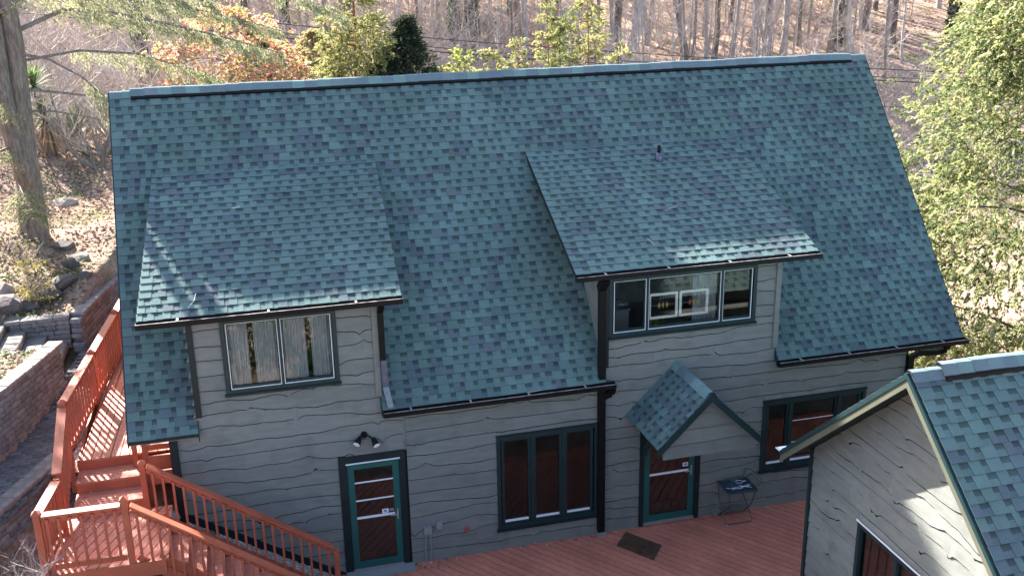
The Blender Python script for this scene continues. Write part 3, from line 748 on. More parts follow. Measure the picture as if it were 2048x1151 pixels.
# ================================================================== GARAGE
GX, GY, GZ, GT = 9.251, -6.335, 5.60, .859; GL = 9.0
gar = thing('garage', 'grey outbuilding with green shingle gable roof beside the deck', 'garage', (12, -6.3, 0))
RN = 2.80; gs = math.hypot(1, GT); NR = 3.5
garg = []
for s, run in ((-1, NR), (1, RN)):
    eave = Vector((GX, GY+s*run, GZ-run*GT)); Vv = Vector((0, -s, GT)).normalized(); L = run*gs
    gr = slab('roof', eave, (1, 0, 0), Vv, GL, L, .09, m_darktrim, gar)
    garg.append((gr, shingle_rows(eave, (1, 0, 0), Vv, L, lambda s_: [(0, GL)], E=.1625)))
    # rake board (outer face), light soffit strip
    mb = MB(); a = Vector((GX-.025, GY, GZ)); b = Vector((GX-.025, GY+s*run, GZ-run*GT)); dz = Vector((0, 0, -.20)); dx = Vector((.024, 0, 0))
    off = Vector((0, 0, -.012))
    md = Vector((0, 0, -.085)); mb.hexa([a+dz, b+dz, b+dz+dx, a+dz+dx, a+md, b+md, b+md+dx, a+md+dx]); mb.build('rake_board', m_olive, gar)
    mb = MB(); e2 = Vector((-.012, 0, 0)); m2 = Vector((0, 0, -.086)); mb.hexa([a+m2+e2, b+m2+e2, b+m2+dx, a+m2+dx, a+off+e2, b+off+e2, b+off+dx, a+off+dx]); mb.build('rake_trim', m_trim, gar)
place_shingles(garg, 300)
caps(gar, (GX, GY, GZ), (GX+.42, GY, GZ), .17, Vector((0, -1, -GT)).normalized(), Vector((0, 1, -GT)).normalized(), lift=.015)
caps(gar, (GX+.40, GY, GZ+.03), (GX+6, GY, GZ+.03), .18, Vector((0, -1, -GT)).normalized(), Vector((0, 1, -GT)).normalized(), L=.21, lift=.045)
mb = MB(); S_ = Vector((0, -1, -GT)).normalized(); p2 = Vector((0, GY, GZ))+S_*.2
mb.hexa([(GX+.42, p2.y, p2.z+.0), (GX+6, p2.y, p2.z), (GX+6, GY, GZ), (GX+.42, GY, GZ), (GX+.42, p2.y, p2.z+.055), (GX+6, p2.y, p2.z+.055), (GX+6, GY, GZ+.07), (GX+.42, GY, GZ+.07)])
mb.build('ridge_vent', m_black, gar)
WX = 9.66; YF = -3.80; YN = -9.6
gw = (-6.9, -5.12, 1.5, 2.82)
gwall = MB()
for (y0, y1, z0, z1) in ((YF, -6.1, -.3, 0), ):
    pass
def grake(y): return GZ-.13-abs(y-GY)*GT
cells = [(gw[1], YF), (gw[0], gw[1]), (YN, gw[0])]
for (ya, yb) in cells:
    zs_ = [(-.5, None)]
    seg = [(-.5, lambda y: grake(y))] if not (ya == gw[0] and yb == gw[1]) else [(-.5, lambda y: gw[2]), (gw[3], lambda y: grake(y))]
    for z0, tf in seg:
        brk = [ya]+([GY] if ya < GY < yb else [])+[yb]
        for p, q in zip(brk[:-1], brk[1:]):
            gwall.hexa([(WX, p, z0), (WX+.12, p, z0), (WX+.12, q, z0), (WX, q, z0), (WX, p, tf(p)), (WX+.12, p, tf(p)), (WX+.12, q, tf(q)), (WX, q, tf(q))])
gwo = gwall.build('gable_wall', m_dark, gar)
siding(gwo, (WX, 0, 0), (0, -1, 0), -YF+.032, -YN, -.3, 5.6, top=lambda u: grake(-u), holes=[(5.12, 6.9, 1.5, 2.82)], course=.225, seed=5, out=(-1, 0, 0), wav=1.3)
MB().box(WX-.065, WX+.02, YF-.03, YF+.04, -.3, grake(YF)).build('corner_board', m_trim, gar)
MB().box(WX+.1, WX+8.2, YF-.1, YF, -.3, grake(YF)).build('side_wall', m_siding, gar)
MB().box(WX+.1, WX+8.2, YN, YN+.1, -.3, grake(YN)).build('side_wall', m_siding, gar)
MB().box(WX+8.2, WX+8.3, YN, YF, -.3, 2.6).build('rear_wall', m_siding, gar)
gg = gutter(0, .1, 0, 0, gar, clips=0); 
for ch in list(gg.children): bpy.data.objects.remove(ch)
bpy.data.objects.remove(gg)
mb = MB(); y0 = GY+RN; z0 = GZ-RN*GT; t_ = .006
mb.box(GX-.03, GX+GL, y0, y0+t_, z0-.12, z0-.0); mb.box(GX-.03, GX+GL, y0+t_, y0+.12, z0-.12, z0-.114); mb.box(GX-.03, GX+GL, y0+.114, y0+.12, z0-.113, z0-.01); mb.box(GX-.03, GX-.024, y0+t_, y0+.113, z0-.113, z0-.01)
go = mb.build('gutter', m_black, gar); MB().box(GX-.04, GX-.031, y0+.0, y0+.12, z0-.02, z0-.004).build('gutter_lip', m_alu, go)
MB().box(GX-.02, GX+.20, y0+.01, y0+.11, z0-.009, z0-.003).build('gutter_lip', m_alu, go)
# garage window
gwin = MB(); y0, y1, z0, z1 = -6.9, -5.12, 1.5, 2.82
for (a, b, c, d) in ((y0, y1, z1-.07, z1), (y0, y1, z0, z0+.07), (y0, y0+.07, z0+.07, z1-.07), (y1-.07, y1, z0+.07, z1-.07)): gwin.box(WX-.075, WX, a, b, c, d)
gwin.box(WX-.065, WX, -6.04, -5.98, z0+.07, z1-.07)
gwin = gwin.build('window', m_trim, gar); MB().box(WX-.02, WX-.015, y0+.07, y1-.07, z0+.07, z1-.07).build('pane', m_glassd, gwin)
MB().box(WX-.085, WX-.072, y0-.02, y1+.02, z1-.0, z1+.02).build('drip_cap', m_alu, gwin)
MB().box(WX+.3, WX+.32, y0-.3, y1+.3, z0-.3, z1+.3).build('blind', m_dark, gwin)  # dark sheet behind the pane stands in for the unlit inside

# ================================================================== DECK
deck = thing('wooden_deck', 'red stained deck of diagonal boards in front of the house', 'deck', (7, -2, 0))
def clip(poly, f):
    out = []
    for i in range(len(poly)):
        a, b = poly[i], poly[(i+1) % len(poly)]; fa, fb = f(a), f(b)
        if fa >= 0: out.append(a)
        if (fa >= 0) != (fb >= 0): t = fa/(fa-fb); out.append((a[0]+(b[0]-a[0])*t, a[1]+(b[1]-a[1])*t))
    return out
def boards(parent, x0, x1, y0, y1, z, ang, width=.14, gap=.016, th=.035, m=m_deck, name='board', sk=None):
    d = Vector((math.cos(ang), math.sin(ang))); n = Vector((-d.y, d.x)); c = Vector(((x0+x1)/2, (y0+y1)/2)); Rr = math.hypot(x1-x0, y1-y0)
    k = -int(Rr/width)
    while k*width < Rr:
        p = c+n*(k*width); q = p+n*(width-gap)
        poly = [tuple(p-d*Rr), tuple(p+d*Rr), tuple(q+d*Rr), tuple(q-d*Rr)]
        for f in (lambda a: a[0]-x0, lambda a: x1-a[0], lambda a: a[1]-y0, lambda a: y1-a[1]):
            poly = clip(poly, f)
            if len(poly) < 3: break
        k += 1
        if len(poly) < 3: continue
        zz = z+rnd.uniform(-.0015, .0015); mb = MB()
        if sk: poly = [(a[0]+sk(a[1]), a[1]) for a in poly]
        mb.face([(a[0], a[1], zz) for a in poly]); mb.face([(a[0], a[1], zz-th) for a in reversed(poly)])
        for i in range(len(poly)):
            a, b = poly[i], poly[(i+1) % len(poly)]; mb.face([(a[0], a[1], zz-th), (b[0], b[1], zz-th), (b[0], b[1], zz), (a[0], a[1], zz)])
        mb.build(name, m, parent)
boards(deck, 2.72, 14.6, -3.4, -.045, 0, R(-53), width=.148)
MB().box(2.70, 14.6, -3.45, -3.405, -.28, -.0).build('fascia', m_rail, deck)
mb = MB()
for y in (-3.2, -2.3, -1.4, -.5): mb.box(2.75, 14.5, y-.03, y+.03, -.25, -.04)
mb.build('joists', m_rail, deck)

# ---- rails helper
def post_cap(parent, x, y, z, w=.115):
    mb = MB(); h = w/2; mb.box(x-h, x+h, y-h, y+h, z, z+.03)
    k = len(mb.v); mb.v += [(x-h, y-h, z+.0301), (x+h, y-h, z+.0301), (x+h, y+h, z+.0301), (x-h, y+h, z+.0301), (x, y, z+.085)]
    for a, b in ((0, 1), (1, 2), (2, 3), (3, 0)): mb.f.append((k+a, k+b, k+4)); mb.c.append(None)
    mb.build('post_cap', m_rail, parent)
def post(parent, x, y, z0, z1, w=.09, cap=True):
    MB().box(x-w/2, x+w/2, y-w/2, y+w/2, z0, z1).build('post', m_rail, parent)
    if cap: post_cap(parent, x, y, z1)
bal_cache = {}
def rail(parent, a, b, h=.86, bottom=.10, n=None, capw=.14, ends=.06, sp=.146):
    """a, b: floor/nosing level points at both ends"""
    a = Vector(a); b = Vector(b); d = b-a; hor = Vector((d.x, d.y, 0)); L = hor.length; e = d*(ends/L)
    up = Vector((0, 0, 1)); a2, b2 = a+e, b-e
    MB().beam(a2+up*(h+.02), b2+up*(h+.02), capw, .036).build('cap_rail', m_rail, parent)
    MB().beam(a2+up*(h-.045), b2+up*(h-.045), .04, .085).build('top_rail', m_rail, parent)
    MB().beam(a2+up*bottom, b2+up*bottom, .04, .085).build('bottom_rail', m_rail, parent)
    n = n or max(1, int(L/sp)); H_ = round(h-.05-bottom+.02, 3); side = Vector((-hor.y, hor.x, 0)).normalized()
    key = (H_,)
    if key not in bal_cache: bal_cache[key] = MB().box(-.018, .018, -.018, .018, 0, H_).mesh('baluster', m_rail)
    for i in range(n):
        t = (i+.5)/n; p = a2+(b2-a2)*t+up*(bottom)-side*.038
        o = bpy.data.objects.new('baluster', bal_cache[key]); COL.objects.link(o); o.parent = parent
        o.matrix_parent_inverse = Matrix.Translation(parent.location).inverted(); o.location = p; o.rotation_euler = (0, 0, math.atan2(hor.y, hor.x))

# ---- stairs + landing
ZL = 2.0; ZW = 2.55
st = thing('garden_stairs', 'red wooden stairs and landing down along the house wall', 'stairs', (0, -1.3, 0))
SX0, SX1 = .12, 2.62; NS = 10; runp = (SX1-SX0)/NS; rise = ZL/(NS+1); SY0, SY1 = -1.88, -.92
for i in range(NS):
    x = SX0+i*runp; z = ZL-(i+1)*rise
    MB().box(x+.001, x+runp+.03, SY0+.045, (SY0+SY1)/2+.0, z-.036, z).build('tread', m_deck, st)
    MB().box(x+.001, x+runp+.03, (SY0+SY1)/2+.006, SY1-.045, z-.036, z).build('tread', m_deck, st)
    MB().box(x-.018, x, SY0+.045, SY1-.045, z+.001, z+rise-.037).build('riser', m_rail, st)
for y in (SY0, SY1):
    mb = MB(); mb.hexa([(SX0-.1, y-.02, ZL-.38), (SX1+.05, y-.02, -.05), (SX1+.05, y+.02, -.05), (SX0-.1, y+.02, ZL-.38),
                        (SX0-.1, y-.02, ZL+.06), (SX1+.05, y-.02, .14), (SX1+.05, y+.02, .14), (SX0-.1, y+.02, ZL+.06)]); mb.build('stringer', m_rail, st)
boards(st, -1.5, SX0+.02, -1.92, -.33, ZL, R(66), width=.145)
MB().box(-1.53, SX0-.02, -1.965, -1.925, ZL-.24, ZL-.001).build('rim_board', m_rail, st)
MB().box(-1.54, -1.505, -1.92, -.33, ZL-.24, ZL-.001).build('rim_board', m_rail, st)
MB().box(-1.45, .1, -1.8, -.4, ZL-.10, ZL-.045).build('landing_frame', m_rail, st)
pA = (-.20, -.62); pB = (-.37, -1.90); pC = (-1.56, -1.88); pG = (-1.42, -.82)
rail(st, (pC[0], pC[1], ZL), (pB[0], pB[1], ZL), h=.93, sp=.16)
post(st, *pC, 1.1, ZL+.97); post(st, *pB, .9, ZL+1.02)
rail(st, (pG[0], pG[1], ZL), (pC[0], pC[1], ZL), h=.93, n=6)
rail(st, (pB[0]+.02, pB[1], ZL+.02), (SX1+.1, pB[1], ZL+.02-(SX1+.1-pB[0])*.722), h=.93)
rail(st, (pA[0]+.02, -.80, ZL+.10), (2.66, -.80, .10), h=.90)
post(st, pA[0], -.70, .9, ZL+.97); post(st, 2.66, -.80, -.2, 1.0, cap=False); post(st, SX1+.1, pB[1], -.2, .9, cap=False)
# steps up to the walkway
wk = thing('side_walkway', 'red wooden walkway with railing along the left side of the house', 'walkway', (-.9, 4, 2.5))
def lx(y): return -1.345+.045*(y-.6)
for k, (z, ya, yb) in enumerate(((ZW-.18, .13, .60), (ZW-.36, -.32, .13))):
    for q in range(3):
        y0 = ya+(yb-ya)*q/3; y1 = ya+(yb-ya)*(q+1)/3-.006
        MB().box(-1.34, -.33+.04*k, y0, y1, z-.036, z).build('tread', m_deck, wk)
    MB().box(-1.33, -.33+.04*k, yb-.001, yb+.018, z+.001, z+.18-.037).build('riser', m_rail, wk)
MB().box(-1.33, -.26, -.318, -.30, ZL+.001, ZW-.36-.037).build('riser', m_rail, wk)
boards(wk, -1.30, .24, .60, 9.5, ZW, R(90), width=.15, sk=lambda y: .045*(y-.6))
MB().box(-1.35, -.30, .602, .64, ZW-.18, ZW-.04).build('rim_board', m_rail, wk)
MB().box(-1.34, -1.305, .62, 9.5, ZW-.26, ZW-.002).build('rim_board', m_rail, wk)
D_, E_, F2 = (-1.47, .80), (-1.25, 3.05), (-1.02, 5.28)
for (x, y) in (D_, E_, F2, (-.8, 7.5)): post(wk, x, y, 1.9, ZW+.96)
rail(wk, (*D_, ZW), (*E_, ZW), h=.93, sp=.19); rail(wk, (*E_, ZW), (*F2, ZW), h=.93, sp=.19); rail(wk, (*F2, ZW), (-.8, 7.5, ZW), h=.93, sp=.19)
rail(wk, (pG[0], pG[1], ZL+.05), (D_[0], D_[1], ZW-.02), h=.93); post(wk, pG[0], pG[1], 1.0, ZL+.98, cap=False)
# post and short guard under the roof corner
post(wk, -.24, .33, 1.0, 3.0, cap=False); post(wk, -.42, .50, 1.9, 2.95, w=.08, cap=False)
MB().box(-.19, .22, .16, .20, ZW-.12, ZW+.12).build('guard_board', m_rail, wk); MB().box(-.19, .22, .16, .20, ZW-.40, ZW-.16).build('guard_board', m_rail, wk)
MB().box(-.19, .22, .21, .25, ZW+.20, ZW+.30).build('guard_board', m_rail, wk)

# ================================================================== RETAINING WALLS, STEPS, PATH
def block_mesh(bx, by, bz, seed, mt, bev=.012):
    rg = random.Random(seed); bm = bmesh.new(); bmesh.ops.create_cube(bm, size=1)
    for v in bm.verts: v.co = Vector((v.co.x*bx, v.co.y*by, v.co.z*bz))+Vector([rg.uniform(-.006, .006) for _ in range(3)])
    bmesh.ops.bevel(bm, geom=[e for e in bm.edges], offset=bev, segments=1, affect='EDGES')
    me = bpy.data.meshes.new('block'); bm.to_mesh(me); bm.free(); me.materials.append(mt); return me
blk = [block_mesh(l, .22, .098, i, m_block) for i, l in enumerate((.20, .26, .30, .24))]; blkl = [.20, .26, .30, .24]
capm = [block_mesh(.30, .30, .085, 20+i, m_cap, .015) for i in range(3)]
def retaining(path, ztop, zbot, label, name='retaining_wall', group=None, slopes=None):
    path = [Vector(p) for p in path]; t = thing(name, label, 'retaining wall', (path[0].x, path[0].y, zbot), group)
    seg = [(b-a).length for a, b in zip(path[:-1], path[1:])]; tot = sum(seg)
    def at(s):
        s = max(0, min(tot-1e-4, s))
        for (a, b), l in zip(zip(path[:-1], path[1:]), seg):
            if s <= l: return a+(b-a)*(s/l), math.atan2((b-a).y, (b-a).x)
            s -= l
        return path[-1], 0
    inv = Matrix.Translation(t.location).inverted(); n = int((ztop-zbot)/.103)+1
    for r in range(n):
        z = ztop-.085-.052-r*.103; s = rnd.uniform(0, .15)
        while s < tot:
            i = rnd.randrange(4); l = blkl[i]; p, a = at(s+l/2); p2, a2 = at(s+l*.8)
            zb = zbot if not slopes else slopes(p)
            if z > zb-.12:
                o = bpy.data.objects.new('block', blk[i]); COL.objects.link(o); o.parent = t; o.matrix_parent_inverse = inv
                o.location = (p.x, p.y, z); o.rotation_euler = (rnd.uniform(-.015, .015), 0, a+rnd.uniform(-.02, .02)); 
            s += l+.006
    s = 0
    while s < tot-.1:
        p, a = at(s+.15); o = bpy.data.objects.new('cap_block', capm[rnd.randrange(3)]); COL.objects.link(o); o.parent = t; o.matrix_parent_inverse = inv
        o.location = (p.x, p.y, ztop-.042); o.rotation_euler = (0, 0, a+rnd.uniform(-.015, .015)); s += .306
    return t
ZT = 3.47; PAD = 2.76
retaining(WALL1, ZT, PAD-.15, 'curved grey block retaining wall beyond the stone steps')
retaining([(-1.93, 5.62), (-3.0, 5.60)], ZT, 2.9, 'short block wall flanking the stone steps on the uphill side')
retaining(WALL2, ZT, 2.25, 'block retaining wall below the stone steps beside the paved path')
ED = [(-1.62, 2.1), (-1.80, 1.45), (-2.06, .80), (-2.40, .0), (-2.8, -.8), (-3.3, -1.6)]
retaining(ED, 2.32, 1.75, 'low curved edging wall of pale cap stones by the landing')
ss = thing('stone_steps', 'grey block steps climbing the leafy bank', 'steps', (-2.5, 4.8, PAD))
inv = Matrix.Translation(ss.location).inverted()
trm = [block_mesh(.38, .26, .17, 40+i, m_cap, .015) for i in range(3)]
for k in range(5):
    x = -2.02-k*.37; z = PAD+.085+k*.165; y = 4.22
    while y < 5.5:
        o = bpy.data.objects.new('step_block', trm[rnd.randrange(3)]); COL.objects.link(o); o.parent = ss; o.matrix_parent_inverse = inv
        o.location = (x-.19, y+.13, z); y += .265
        if k: pass
# paver path
path = thing('paved_path', 'grey paver path between the block wall and the walkway', 'path', (-1.9, 3, 2.4), kind='structure')
inv = Matrix.Translation(path.location).inverted(); pv = [block_mesh(.196, .096, .06, 60+i, m_paver, .006) for i in range(3)]
def pathz(y): return PAD if y > 4.05 else ip(y, [-2, .4, 2, 4.05], [2.08, 2.24, 2.36, PAD-.17])
def p_left(y): return ip(y, [-2, .4, 1.9, 2.95, 4.05, 5.6, 7, 9], [-3.6, -3.15, -2.52, -2.18, -1.9, -1.70, -1.42, -1.05])
def p_right(y): return ip(y, [-2, -.8, 0, .8, 1.45, 2.1, 4, 9], [-3.3, -2.6, -2.25, -1.9, -1.64, -1.52, -1.36, -.95])
ng = 0; y = -1.2; row = 0; pp = []
while y < 7.2:
    x = -3.6+(row % 2)*.1
    while x < -.9:
        if p_left(y)+.06 < x < p_right(y)-.02: pp.append((x, y))
        x += .2
    y += .1; row += 1
pp.sort(key=lambda q: (q[0]-CAMP.x)**2+(q[1]-CAMP.y)**2); rest = MB()
for k, (x, y) in enumerate(pp):
    if k < 295:
        o = bpy.data.objects.new('paver', pv[rnd.randrange(3)]); COL.objects.link(o); o.parent = path; o.matrix_parent_inverse = inv
        o.location = (x, y, pathz(y)-.03+rnd.uniform(-.004, .004)); o.rotation_euler = (rnd.uniform(-.02, .02), rnd.uniform(-.02, .02), rnd.uniform(-.02, .02))
    else: z = pathz(y)+rnd.uniform(-.004, .003); rest.box(x-.097, x+.097, y-.047, y+.047, z-.06, z)
if rest.v: o = rest.build('pavers', m_paver, path); o['kind'] = 'stuff'
mb = MB(); ysb = [-1.4, .4, 2, 3, 4.04, 4.06, 5.6, 7.3]
for a, b in zip(ysb[:-1], ysb[1:]):
    mb.face([(p_left(a)-.05, a, pathz(a)-.035), (p_right(a)+.1, a, pathz(a)-.035), (p_right(b)+.1, b, pathz(b)-.035), (p_left(b)-.05, b, pathz(b)-.035)])
mb.build('bedding', m_paver, path)

# pebbles: beside the stairs and under the walkway edge
def pebbles(name, fn, n, label, size=(.018, .045)):
    mb = MB()
    for i in range(n):
        x, y, z = fn(); s = rnd.uniform(*size); c = rnd.choice([(.30, .24, .19), (.42, .37, .31), (.22, .17, .14), (.5, .46, .42), (.28, .25, .24), (.33, .22, .15)])
        k = len(mb.v); a = rnd.uniform(0, 6.28); pts = []
        for j in range(5): pts.append((x+math.cos(a+j*1.257)*s*rnd.uniform(.8, 1.2), y+math.sin(a+j*1.257)*s*rnd.uniform(.7, 1.1), z+rnd.uniform(-.004, .004)))
        mb.v += pts+[(x, y, z+s*.7)]
        for j in range(5): mb.f.append((k+j, k+(j+1) % 5, k+5)); mb.c.append(c)
    o = mb.build(name, m_pebble); o['kind'] = 'stuff'; o['label'] = label; o['category'] = 'pebbles'
def f1():
    x = rnd.uniform(.3, 2.9); y = rnd.uniform(-.86, -.06); return (x, y, H(x, y)+.03)
pebbles('pebbles', f1, 6500, 'mixed river pebbles between the stairs and the house wall', (.02, .05))
def f2():
    y = rnd.uniform(.9, 7); x = rnd.uniform(-1.62, -1.25)+.09*y*.5; return (x, y, max(H(x, y), ip(y, [-.5, .8, 7], [1.95, 2.2, 2.45]))+.01)
pebbles('pebbles', f2, 2600, 'pale pebble strip along the left walkway railing', (.02, .06))

# ---- rocks
def rock(name, loc, s, label, m=m_rock, group=None, seed=0, flat=.6):
    rg = random.Random(seed*7+1); bm = bmesh.new(); bmesh.ops.create_icosphere(bm, subdivisions=2, radius=1)
    ph = [rg.uniform(0, 6) for _ in range(6)]; d = [Vector([rg.uniform(-1, 1) for _ in range(3)]).normalized() for _ in range(7)]; of = [rg.uniform(.55, .85) for _ in d]
    for v in bm.verts:
        for dd, o_ in zip(d, of):
            k = v.co.dot(dd)
            if k > o_: v.co -= dd*(k-o_)
        v.co *= 1+.06*math.sin(v.co.x*4+ph[0])*math.sin(v.co.y*5+ph[1])
        v.co = Vector((v.co.x*s[0], v.co.y*s[1], v.co.z*s[2]))
    me = bpy.data.meshes.new(name); bm.to_mesh(me); bm.free(); me.materials.append(m)
    o = link(name, me); o.location = loc; o.rotation_euler = (0, 0, rg.uniform(0, 6)); tag(o, label, 'rock', group); return o
rk = [(-3.35, 6.75, .42, .3, .26, 'pale pinkish boulder at the far left of the leafy bank', m_paleRock), (-3.2, 6.1, .5, .35, .28, 'broad grey boulder under the pale one on the bank', m_rock),
      (-2.85, 6.35, .30, .25, .2, 'dark grey rock just left of the yellow shrub', m_rock), (-2.45, 6.75, .36, .28, .24, 'slanted grey rock right of the yellow shrub', m_rock),
      (-2.16, 7.0, .36, .25, .2, 'flat mauve rock nearest the retaining wall', m_rock), (-2.1, 7.75, .24, .2, .2, 'squat grey rock behind the flat mauve rock', m_rock),
      (-1.93, 8.2, .22, .2, .2, 'pale brown rock at the end of the rock row', m_paleRock), (-2.35, 8.9, .3, .22, .18, 'reddish slanted rock below the big hemlock', m_rock),
      (-1.75, 7.3, .2, .16, .12, 'small dark rock near the wall cap', m_rock), (-2.6, 11.6, .4, .25, .15, 'long pale rock right of the hemlock trunk', m_paleRock), (-3.35, 8.6, .25, .2, .2, 'round grey rock at the foot of the hemlock', m_rock)]
for i, (x, y, a, b, c, lab, m_) in enumerate(rk): rock('rock', (x, y, H(x, y)+c*.05), (a, b, c), lab, m_, 'rocks set in the leafy bank', i)
rock('rock', (2.42, -.30, H(2.42, -.3)+.05), (.17, .12, .12), 'large white stone among the pebbles near the foot of the stairs', m_paleRock, None, 31)
rock('rock', (.02, -.12, 1.62), (.22, .18, .2), 'tan boulder under the roof corner behind the stair rail', m_paleRock, None, 32)
rock('rock', (.55, -.45, H(.55, -.4)+.1), (.25, .2, .14), 'grey brown boulder behind the top balusters', m_rock, None, 33)
o = rock('rock', (-2.15, -1.55, H(-2.15, -1.55)+.05), (.5, .42, .07), 'dark slate slab lying on the ground left of the landing', m_slate, None, 34)
rock('rock', (-2.0, -1.4, H(-2, -1.4)+.14), (.16, .14, .08), 'tan stone lying on the slate slab', m_paleRock, None, 35)
# rock garden in front of the deck (seen mirrored in the windows)
for i in range(26):
    x = rnd.uniform(1, 16) if i % 3 else rnd.uniform(3, 9); y = rnd.uniform(-8.5, -4.4)
    if x > 8.6 and y < -3.3: continue
    s = rnd.uniform(.18, .5); rock('rock', (x, y, H(x, y)+s*.2), (s, s*.7, s*.6), 'boulder in the rock garden beyond the deck edge', m_rock if i % 2 else m_paleRock, 'rocks of the garden in front of the deck', 50+i)

# ================================================================== leaf litter, ivy
def scatter(name, n, xr, yr, cols, size, label, test=None, up=.35, lift=.02, m=m_litter):
    X = nr.uniform(xr[0], xr[1], n); Y = nr.uniform(yr[0], yr[1], n)
    if test is not None: k = np.array([test(x, y) for x, y in zip(X, Y)]); X, Y = X[k], Y[k]
    n = len(X); Z = np.array([H(x, y) for x, y in zip(X, Y)])+lift*nr.uniform(.3, 1.6, n)
    D = np.stack([nr.normal(size=n), nr.normal(size=n), nr.normal(0, up, n)], 1); D /= np.linalg.norm(D, axis=1, keepdims=True)
    U_ = np.stack([nr.normal(0, .4, n), nr.normal(0, .4, n), np.ones(n)], 1); S = np.cross(D, U_); S /= np.linalg.norm(S, axis=1, keepdims=True)
    P = np.stack([X, Y, Z], 1); L = nr.uniform(size[0], size[1], (n, 1)); W = L*nr.uniform(.4, .8, (n, 1))
    Q = np.stack([P-D*L*.5, P+S*W*.5, P+D*L*.5, P-S*W*.5], 1)
    C = np.array(cols)[nr.randint(0, len(cols), n)]*nr.uniform(.7, 1.25, (n, 1))
    o = quads(name, Q, C, m); o['kind'] = 'stuff'; o['label'] = label; o['category'] = 'leaves'; return o
BR = [(.34, .22, .15), (.45, .32, .24), (.22, .12, .08), (.52, .42, .32), (.30, .16, .12), (.40, .30, .20), (.16, .10, .07)]
scatter('fallen_leaves', 26000, (-7, 1.5), (2, 22), BR, (.05, .12), 'tan and pink fallen leaves covering the left bank', lambda x, y: x < bank_edge(y)-.15)
def ivt(x, y): return x < bank_edge(y)-.12 and (math.sin(x*1.9+1)+math.sin(y*1.3+x*.8)+math.sin(x*3.7-y*2.1)*.6 > (.0 if y < 9 else 1.0))
scatter('ivy', 15000, (-6, 0), (2.2, 17), [(.045, .09, .03), (.07, .13, .045), (.10, .16, .05), (.035, .07, .04)], (.04, .09), 'low green ivy creeping over the left bank', ivt, up=.6, lift=.06, m=m_leaf)
scatter('fallen_leaves', 2500, (-3.6, -1.3), (-3, 4), BR, (.05, .11), 'brown leaves on the ground and path left of the landing', lambda x, y: x < -1.7 and (y < -.6 or x < p_left(y)+.2 or (3.0 < y < 4.0)), lift=.03)
scatter('fallen_leaves', 9000, (14, 40), (8, 34), BR, (.08, .16), 'fallen leaves around the driveway below the cypress')
scatter('fallen_leaves', 16000, (-14, 70), (40, 80), BR, (.18, .38), 'fallen leaves on the far wooded slope', up=.5, lift=.05)
mb = MB()   # leaves drifted on the lower path and along the deck edge
for i in range(240):
    if i < 180: y = rnd.uniform(3.0, 4.02); x = rnd.uniform(p_left(y), p_right(y)); z = pathz(y)+.012
    else: x = rnd.choice([rnd.uniform(4.1, 4.7), rnd.uniform(6, 8), rnd.uniform(4, 12)]); y = rnd.uniform(-.12, -.05)-(.3*rnd.random()**3); z = .008
    if z < 1 and 2.8 < x < 4.1: continue
    s = rnd.uniform(.02, .05); a = rnd.uniform(0, 6.28); c, s_ = math.cos(a)*s, math.sin(a)*s
    mb.face([(x-c, y-s_, z), (x+s_*.5, y-c*.5, z+.01), (x+c, y+s_, z+rnd.uniform(0, .02)), (x-s_*.5, y+c*.5, z+.012)], tuple(q*rnd.uniform(.7, 1.2) for q in rnd.choice(BR)))
o = mb.build('fallen_leaves', m_litter); o['kind'] = 'stuff'; o['label'] = 'dry leaves drifted on the paved path and against the deck wall'; o['category'] = 'leaves'

# ================================================================== deck furniture
o = bpy.data.objects.new('doormat', None); bpy.data.objects.remove(o)
mt = thing('doormat', 'dark brown coir doormat lying askew on the deck before the right door', 'doormat', (8.14, -.56, 0))
c = [(8.069, -.058), (8.535, -.669), (8.211, -1.074), (7.75, -.434)]; c = [(a, b-.12) for a, b in c]
mb = MB(); mb.hexa([(a, b, .006) for a, b in reversed(c)]+[(a, b, .022) for a, b in reversed(c)]); mb.build('mat', m_mat, mt)
ctr = Vector((sum(a for a, b in c)/4, sum(b for a, b in c)/4)); nn = 5000
U2 = np.array(c[1])-np.array(c[0]); V2 = np.array(c[3])-np.array(c[0]); a, b = nr.uniform(0, 1, (nn, 1)), nr.uniform(0, 1, (nn, 1))
P = np.concatenate([np.array(c[0])+a*U2+b*V2, np.full((nn, 1), .026)], 1)
quads('bristles', leafquads(P, np.concatenate([nr.normal(0, .5, (nn, 2)), np.ones((nn, 1))], 1), .022, .008), np.tile([.15, .088, .058], (nn, 1))*nr.uniform(.4, 2.0, (nn, 1)), m_litter, mt)
tb = thing('side_table', 'folding iron side table with a dark blue mosaic top by the wall', 'table', (10.22, -.33, 0))
TX = [(9.94, -.08), (10.55, -.10), (10.53, -.62), (9.93, -.60)]; TZ = .74
mb = MB(); mb.hexa([(a, b, TZ-.02) for a, b in reversed(TX)]+[(a, b, TZ) for a, b in reversed(TX)]); top = mb.build('tabletop', m_tabletop, tb)
mb = MB()
for a, b in zip(TX, TX[1:]+TX[:1]): mb.tube([(a[0], a[1], TZ), (b[0], b[1], TZ)], .010, 5)
mb.build('table_rim', m_iron, tb)
for i in range(9):
    x0 = rnd.uniform(9.98, 10.3); y0 = rnd.uniform(-.55, -.15); pts = [(x0+j*.05, y0+.03*math.sin(j*1.3+i), TZ+.003) for j in range(5)]
    MB().tube(pts, .004, 4).build('inlay', m_alu, top)
for x, s in ((9.97, 1), (10.51, -1)):
    MB().tube([(x, -.10, TZ), (x+s*.015, -.12, .4), (x-s*.01, -.50, .02)], .010, 5).build('leg', m_iron, tb)
    MB().tube([(x, -.58, TZ), (x+s*.05, -.52, .42), (x-s*.0, -.12, .02)], .010, 5).build('leg', m_iron, tb)
